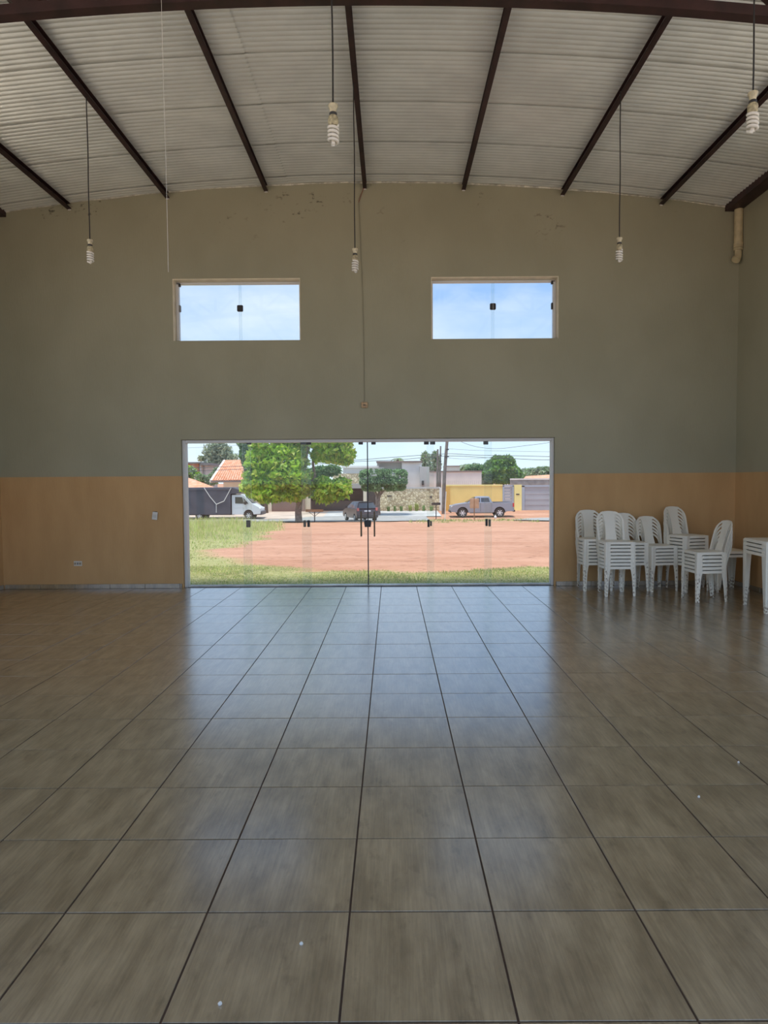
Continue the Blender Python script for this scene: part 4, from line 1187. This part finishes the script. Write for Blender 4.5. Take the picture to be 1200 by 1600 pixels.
# ---- poles, wires and street furniture
POLE = mat('weathered_pole', (.20, .165, .14), .9, var=.25, vscale=3)
def pole(label, pts_px, Y, r0, r1, arms=()):
    org = P(pts_px[0][0], pts_px[0][1], Y); g0 = (org.x, Y, gz(Y)); r = empty('utility_pole', g0)
    pts = [P(a, b_, Y)-Vector(g0) for a, b_ in pts_px]; pts[0].z = -.05
    MB().tube(pts, [r0+(r1-r0)*i/(len(pts)-1) for i in range(len(pts))], 9).build('shaft', POLE, r, smooth=True)
    for (ax, ay, wd) in arms:
        c = P(ax, ay, Y)-Vector(g0); MB().bar(c-Vector((wd, .12, 0)), c+Vector((wd, -.12, 0)), .08, .09).build('insulator_bracket', DARKFIT, r)
    return tag(r, label, 'utility pole')
pole('leaning weathered wooden utility pole beside the yellow wall', [(693, 804), (693.5, 770), (694.5, 742), (696.5, 715), (698.5, 690), (700.5, 660)], 58.5, .17, .12, ((699, 702.5, .12), (698, 713.5, .18)))
pole('short wooden pole rising from the end of the stone wall', [(683.5, 800), (683.6, 740), (684, 702)], 63.2, .15, .08, ())
pole('thin dark pole standing close behind the short wooden pole', [(687, 800), (687.5, 740), (688.5, 697)], 64.5, .13, .07, ((688.5, 712, .1), (688, 721, .1)))
WIRE = mat('overhead_wire', (.10, .10, .11), .7)
def wire(label, pts_px, Y=58.4, r=.016):
    # smooth the polyline
    pts = [P(a, b_, Y) for a, b_ in pts_px]; sm = []
    for i in range(len(pts)-1):
        p0, p1, p2, p3 = pts[max(i-1, 0)], pts[i], pts[i+1], pts[min(i+2, len(pts)-1)]
        for k in range(6):
            t_ = k/6
            sm.append(.5*((2*p1)+(p2-p0)*t_+(2*p0-5*p1+4*p2-p3)*t_*t_+(3*p1-p0-3*p2+p3)*t_**3))
    sm.append(pts[-1])
    tag(MB().tube(sm, r, 5).build('overhead_wire', WIRE), label, 'wire', 'overhead street wires')
wire('topmost sagging overhead wire past the leaning pole', [(699, 676), (712, 686), (740, 697), (775, 701), (815, 697), (866, 690), (930, 675)])
wire('thin overhead wire just under the sagging one', [(698, 701), (740, 703.5), (800, 705), (866, 706), (930, 706)], r=.011)
wire('overhead wire bundle upper strand crossing the whole street', [(230, 733), (330, 730), (430, 726), (540, 720), (620, 714), (697, 709), (740, 711), (800, 712), (866, 713.5), (930, 714)], r=.022)
wire('overhead wire bundle lower strand crossing the whole street', [(230, 738), (330, 735), (430, 730), (540, 722), (620, 718.5), (697, 712.5), (760, 715), (800, 716.5), (850, 718.5), (930, 717)], r=.022)
wire('slack service wire below the wire bundle', [(697, 715), (720, 717), (745, 716.5), (775, 714), (800, 713)], r=.012)
wire('faint high wire above the terracotta roof', [(230, 702), (290, 700), (350, 697), (420, 692), (520, 686), (700, 676)], r=.010)
# waste trays on posts
def tray(label, px0, px1, py0, py1, footy, Y, mt, depth=.45, braces=True, cat='waste tray'):
    c = P((px0+px1)/2, py1, Y); r = empty('waste_tray', (c.x, Y, gz(Y)))
    a = P(px0, py0, Y)-Vector(r.location); b_ = P(px1, py1, Y)-Vector(r.location)
    t = MB(); th = .03
    t.box(a.x, b_.x, -depth/2, depth/2, b_.z, b_.z+th)
    t.build('tray_floor', mt, r)
    for y0 in (-depth/2, depth/2-th): MB().box(a.x, b_.x, y0, y0+th, b_.z+th, a.z).build('tray_side', mt, r)
    for x0 in (a.x, b_.x-th): MB().box(x0, x0+th, -depth/2+th, depth/2-th, b_.z+th, a.z).build('tray_side', mt, r)
    MB().box(-.035, .035, -.035, .035, -.05, b_.z).build('post', DARKFIT, r)
    if braces:
        for sg in (-1, 1): MB().bar((sg*.03, 0, b_.z-.30), (sg*(b_.x-.2), 0, b_.z), .03, .03).build('brace', DARKFIT, r)
    return tag(r, label, cat)
tray('wooden waste tray on a dark post beside the big tree', 478, 505, 796, 799.5, 817, 46.6, WOOD)
tray('black waste tray on a thin post before the stone wall', 674.5, 688, 785.5, 789, 806, 52.5, DARKFIT, braces=False)
# tall brown box on a post in front of the pickup
c = P(741, 795, 49.5); r = empty('box_on_post', (c.x, 49.5, gz(49.5)))
a = P(734.5, 779, 49.5)-Vector(r.location); b_ = P(748, 794, 49.5)-Vector(r.location)
for x0, x1 in ((a.x, -.055), (.005, b_.x)): MB().bbox(x0, x1, -.22, .22, b_.z, a.z, .01).build('board_box', mat('pale_wood', (.50, .30, .19), .8, var=.15, vscale=3), r)
MB().bbox(-.057, .007, -.2, .2, b_.z, a.z+.02, .005).build('middle_batten', WOOD, r)
MB().box(-.03, .04, -.03, .03, -.05, b_.z).build('post', WOOD, r)
tag(r, 'brown wooden box on a short post in front of the pickup door', 'waste box')
pts = [P(695, 813, 48), P(697, 768, 48)]; pts[0].z = gz(48)-.02
tag(MB().tube(pts, .028, 8).build('white_stake', HWHITE, smooth=True), 'thin white stake standing in the verge beside the leaning pole', 'stake')
c = P(774, 808.5, 53.6); b = MB()
b.loft([[(.10*s_*math.cos(2*PI*k/8)*(1.2 if k % 2 else 1), .09*s_*math.sin(2*PI*k/8), z) for k in range(8)] for s_, z in ((.8, 0), (1.05, .08), (.9, .18), (.35, .24), (.5, .29))])
o = b.build('white_bag', mat('bag_white', (.8, .8, .78), .6), smooth=True); o.location = (c.x, 53.6, gz(53.6)+.002)
tag(o, 'small white bag on the ground at the rear wheel of the pickup', 'bag')

# ================================================================== VEHICLES
TYRE = mat('tyre', (.03, .03, .03), .85)
RIM = mat('alloy', (.78, .78, .79), .35, metal=.1)
CGLASS = mat('car_glass', (.05, .06, .07), .08, spec=.8)
def shell(b, poly, hw, cham=.06, k=.97):
    # side profile (x,z) given a thickness with rounded shoulders
    cx = sum(p[0] for p in poly)/len(poly); cz = sum(p[1] for p in poly)/len(poly)
    def sc(f): return [(cx+(x-cx)*(1-(1-f)*.35), cz+(z-cz)*f) for x, z in poly]
    rings = []
    for y, f in ((-hw, k), (-hw+cham, 1.0), (hw-cham, 1.0), (hw, k)):
        rings.append([(x, y, z) for x, z in sc(f)])
    b.loft(rings)
    return b
def arch(xc, r, z0, n=8):                                   # wheel arch cut, right to left along the sill (increasing x)
    return [(xc-r*math.cos(PI*i/n), z0+r*math.sin(PI*i/n)) for i in range(n+1)]
def wheel(parent, x, y, r, wd, sg):
    wv = MB(); n = 20
    prof = [(r*.60, -wd/2), (r*.92, -wd/2), (r, -wd/2+.03), (r, wd/2-.03), (r*.92, wd/2), (r*.60, wd/2)]
    wv.loft([[(rr*math.cos(2*PI*k/n), yy, rr*math.sin(2*PI*k/n)) for k in range(n)] for rr, yy in prof])
    o = wv.build('wheel', TYRE, parent, smooth=True); o.location = (x, y, r)
    rm = MB(); f = sg*(wd/2+.012)
    rm.loft([[(rr*math.cos(2*PI*k/n), yy, rr*math.sin(2*PI*k/n)) for k in range(n)] for rr, yy in ((r*.62, f-.02*sg), (r*.62, f), (r*.56, f-.025*sg))], caps=False)
    for k in range(6):
        a = 2*PI*k/6; d = Vector((math.cos(a), 0, math.sin(a)))
        rm.bar(d*r*.1+Vector((0, f, 0)), d*r*.58+Vector((0, f, 0)), .07, .03, (0, 1, 0))
    rm.loft([[(r*.15*math.cos(2*PI*k/8), yy, r*.15*math.sin(2*PI*k/8)) for k in range(8)] for yy in (f-.03, f+.03)])
    rm.build('alloy_rim', RIM, o)
    return o
def panel(name, poly, y, th, mt, parent):
    return MB().loft([[(x, y-th/2, z) for x, z in poly], [(x, y+th/2, z) for x, z in poly]]).build(name, mt, parent)
def cabin(b, base_pts, top_pts, hwb, hwt):
    # base_pts/top_pts: (x_front, x_rear, z)
    xf, xr, zb = base_pts; tf, trr, zt = top_pts
    r0 = [(xf, -hwb, zb), (xr, -hwb, zb), (xr, hwb, zb), (xf, hwb, zb)]
    r1 = [(tf, -hwt, zt-.05), (trr, -hwt, zt-.05), (trr, hwt, zt-.05), (tf, hwt, zt-.05)]
    r2 = [(tf+.08, -hwt+.08, zt), (trr-.06, -hwt+.08, zt), (trr-.06, hwt-.08, zt), (tf+.08, hwt-.08, zt)]
    return b.loft([r0, r1, r2])
def side_glass(parent, name, quad, y0, y1, zb, zt, sg, mt=CGLASS):
    # quad: [(x,z)...]; surface leans from |y|=y0 at zb to y1 at zt
    def yy(z): return sg*(y0+(y1-y0)*(z-zb)/(zt-zb)+.008)
    pts = [(x, yy(z), z) for x, z in quad]
    q2 = [(x, yy(z)-sg*.02, z) for x, z in quad]
    return MB().loft([q2, pts]).build(name, mt, parent)

# ---- grey pickup, nose to the left (local +x runs nose -> tail)
PAINT = mat('pickup_paint', (.33, .35, .41), .3, metal=.35, spec=.6)
pxo = P(704, 809, 55)
pk = empty('pickup_truck', (pxo.x, 55.9, gz(55.0)+.0))
body = [(.02, .48), (.0, .62), (.06, .86), (.16, .99), (.55, 1.10), (1.30, 1.20), (1.45, 1.22), (3.42, 1.24), (3.50, 1.20), (5.10, 1.25), (5.16, 1.22), (5.14, .80), (5.20, .66), (5.18, .52), (4.60, .50)]
body += arch(4.03, .47, .42)[::-1] + [(3.40, .42), (1.60, .42)] + arch(.98, .47, .42)[::-1] + [(.40, .44)]
shell(MB(), body, .90).build('body', PAINT, pk, smooth=True)
cabin(MB(), (1.30, 3.44, 1.20), (2.15, 3.22, 1.72), .86, .68).build('cab_roof', PAINT, pk)
for sg in (-1, 1):
    side_glass(pk, 'front_window', [(1.72, 1.27), (2.42, 1.27), (2.42, 1.61), (2.22, 1.61)], .86, .68, 1.20, 1.67, sg)
    side_glass(pk, 'rear_window', [(2.50, 1.27), (3.22, 1.27), (3.14, 1.61), (2.50, 1.61)], .86, .68, 1.20, 1.67, sg)
MB().loft([[(1.36, -.74, 1.25), (1.36, .74, 1.25), (2.06, .62, 1.66), (2.06, -.62, 1.66)], [(1.34, -.74, 1.27), (1.34, .74, 1.27), (2.04, .62, 1.68), (2.04, -.62, 1.68)]]).build('windscreen', CGLASS, pk)
MB().bbox(3.50, 5.08, -.72, .72, 1.19, 1.262, .01).build('bed_cover', DARKFIT, pk)
for xw in (.98, 4.03): MB().box(xw-.52, xw+.52, -.70, .70, .40, .98).build('wheel_well', TYRE, pk)
for sg in (-1, 1):
    for xw in (.98, 4.03): wheel(pk, xw, sg*.78, .385, .25, sg)
    MB().bbox(5.08, 5.19, sg*.90-.09, sg*.90+.02, .86, 1.18, .02).build('tail_light', mat('tail_red', (.62, .02, .03), .3), pk)
    MB().bbox(.04, .30, sg*.84-.05, sg*.84+.04, .86, .98, .02).build('headlight', mat('lamp_clear', (.75, .76, .78), .15), pk)
    MB().bbox(1.62, 1.76, sg*.98-.06, sg*.98+.06, 1.22, 1.38, .03).build('mirror', PAINT, pk)
    MB().bbox(1.55, 3.45, sg*.90-.06, sg*.90+.04, .36, .42, .02).build('side_step', DARKFIT, pk)
    for xd in (2.45, 3.35): MB().box(xd-.01, xd+.01, sg*.899-.006, sg*.899+.006, .50, 1.22).build('door_gap', DARKFIT, pk)
MB().bbox(-.05, .10, -.82, .82, .42, .60, .03).build('front_bumper', DARKFIT, pk)
MB().bbox(5.12, 5.30, -.80, .80, .46, .62, .03).build('rear_bumper', DARKFIT, pk)
tag(pk, 'grey double cab pickup parked before the yellow wall', 'pickup')

# ---- dark hatchback seen from behind (local +y forward)
HB_ = mat('hatch_paint', (.075, .062, .068), .25, spec=.8)
rc = P(574, 813, 47.9)
hb = empty('hatchback_car', (rc.x+.02, 47.9, gz(48.6)), math.radians(19.5))
prof = [(3.62, .32), (3.72, .50), (3.66, .70), (3.45, .80), (2.75, .94), (.22, .96), (.06, .84), (.0, .62), (.02, .34), (.30, .28)]
prof = [(0.02, .34), (0, .62), (.05, .88), (.18, .97), (2.70, .96), (3.40, .82), (3.66, .70), (3.72, .50), (3.64, .30), (3.30, .27)]
prof += arch(2.95, .34, .27)[::-1] + [(2.45, .25), (1.0, .25)] + arch(.58, .34, .27)[::-1] + [(.2, .28)]
bb = MB(); shell(bb, prof, .81)
def toY(b):                                                # profile x -> local +y
    b.v = [(-y, x, z) for x, y, z in b.v]; return b
def toYo(o):
    for v in o.data.vertices: v.co = Vector((-v.co.y, v.co.x, v.co.z))
    return o
toY(bb).build('body', HB_, hb, smooth=True)
toYo(cabin(MB(), (.08, 2.85, .94), (.42, 2.0, 1.44), .78, .58).build('cabin_roof', HB_, hb))
for sg in (-1, 1):
    toYo(side_glass(hb, 'rear_side_window', [(.62, 1.0), (1.35, 1.0), (1.35, 1.35), (.72, 1.35)], .78, .58, .94, 1.39, sg, CGLASS))
    toYo(side_glass(hb, 'front_side_window', [(1.42, 1.0), (2.42, 1.0), (2.0, 1.35), (1.42, 1.35)], .78, .58, .94, 1.39, sg, CGLASS))
    for yw in (.58, 2.95):
        o = wheel(hb, 0, 0, .29, .19, sg)
        for ob in [o]+list(o.children):
            for v in ob.data.vertices: v.co = Vector((-v.co.y, v.co.x, v.co.z))
        o.location = (-sg*.71, yw, .29)
    MB().bbox(sg*.70-.09, sg*.70+.07, -.03, .12, .80, 1.02, .02).build('tail_light', mat('tail_pink', (.66, .20, .18), .3), hb)
    MB().bbox(sg*.90-.08, sg*.90+.08, 2.28, 2.40, .96, 1.08, .03).build('mirror', DARKFIT, hb)
MB().loft([[(-.66, .10, .99), (.66, .10, .99), (.52, .385, 1.36), (-.52, .385, 1.36)], [(-.66, .08, 1.0), (.66, .08, 1.0), (.52, .365, 1.37), (-.52, .365, 1.37)]]).build('rear_window', mat('sky_lit_glass', (.10, .12, .13), .14, spec=.6), hb)
for yw in (.58, 2.95): MB().box(-.66, .66, yw-.36, yw+.36, .24, .64).build('wheel_well', TYRE, hb)
MB().bbox(-.24, .24, -.02, .02, .74, .85, .006).build('number_plate', mat('plate_white', (.8, .8, .8), .4), hb)
MB().bbox(-.78, .78, -.06, .10, .32, .56, .04).build('rear_bumper', mat('bumper_dark', (.05, .045, .05), .4), hb)
MB().bbox(-.50, .50, .36, .48, 1.40, 1.44, .01).build('roof_spoiler', DARKFIT, hb)
tag(hb, 'dark small hatchback seen from behind at the street edge', 'car')

# ---- white cab truck with dark tarpaulin box, nose to the right (local +x runs tail -> nose)
TW = mat('truck_white', (.76, .77, .78), .35, spec=.6)
TARP = mat('dark_tarp', (.085, .085, .105), .7, var=.18, vscale=1.1, bump=.5, bscale=2.5)
YT = 54.0
nose = P(408, 813, YT)
tk = empty('cargo_truck', (nose.x-2.36, YT+1.0, gz(YT)))
cab_prof = [(0, .42), (0, 2.02), (.86, 2.06), (1.0, 1.98), (1.62, 1.32), (2.20, .98), (2.30, .88), (2.33, .62), (2.30, .45)] + [(x, z) for x, z in arch(1.34, .40, .42)] [::-1] + [(.8, .42)]
shell(MB(), cab_prof, .93).build('cab', TW, tk, smooth=True)
for sg in (-1, 1):
    panel('door_window', [(.28, 1.32), (.86, 1.30), (1.0, 1.30), (.86, 1.82), (.28, 1.84)], sg*.93, .03, CGLASS, tk)
    panel('quarter_window', [(1.04, 1.30), (1.36, 1.30), (.93, 1.80)], sg*.93, .03, CGLASS, tk)
    panel('door_line', [(.14, .98), (1.0, .98), (1.0, 1.0), (.14, 1.0)], sg*.932, .02, RIM, tk)
    MB().bbox(1.02, 1.20, sg*1.05-.07, sg*1.05+.07, 1.22, 1.52, .03).build('mirror', DARKFIT, tk)
    MB().bbox(2.02, 2.33, sg*.80-.08, sg*.80+.10, .80, .96, .03).build('headlight', mat('lamp_clear', (.75, .76, .78), .15), tk)
    wheel(tk, 1.34, sg*.82, .335, .22, sg); wheel(tk, -2.6, sg*.82, .335, .30, sg)
MB().loft([[(1.05, -.74, 1.96), (1.05, .74, 1.96), (1.62, .80, 1.36), (1.62, -.80, 1.36)], [(1.08, -.74, 1.99), (1.08, .74, 1.99), (1.66, .80, 1.38), (1.66, -.80, 1.38)]]).build('windscreen', CGLASS, tk)
MB().box(.9, 1.75, -.78, .78, .36, .88).build('wheel_well', TYRE, tk)
MB().bbox(1.75, 2.42, -.92, .92, .38, .70, .05).build('front_bumper', mat('bumper_grey', (.10, .10, .12), .5), tk)
bx = MB()
tarp_prof = [(-6.2, .50), (-6.2, 2.55), (-5.8, 2.62), (-.25, 2.62), (.15, 2.60), (.72, 2.40), (.74, 2.12), (-.06, 2.10), (-.06, .45), (-2.0, .42)]
shell(bx, tarp_prof, 1.08, .08, .985).build('tarpaulin_box', TARP, tk)
MB().bbox(-6.0, .1, -.7, .7, .38, .52, .02).build('chassis', DARKFIT, tk)
MB().bbox(-6.2, .0, -1.12, -1.07, 2.42, 2.60, .01).build('tarp_flap', mat('tarp_flap', (.10, .10, .125), .7), tk)
yv = -1.13
q = [Vector(P(a, b_, YT-.13))-Vector(tk.location) for a, b_ in ((318.8, 762), (328, 776), (338, 788), (350, 783), (361, 762.5), (338, 801))]
for pth in ([q[0], q[1], q[2]], [q[2], q[3], q[4]], [q[2], q[5]]):
    MB().tube([(p.x, yv, p.z) for p in pth], .028, 6).build('rope', HWHITE, tk)
tag(tk, 'white cab cargo truck with a dark tarpaulin box roped shut', 'truck')
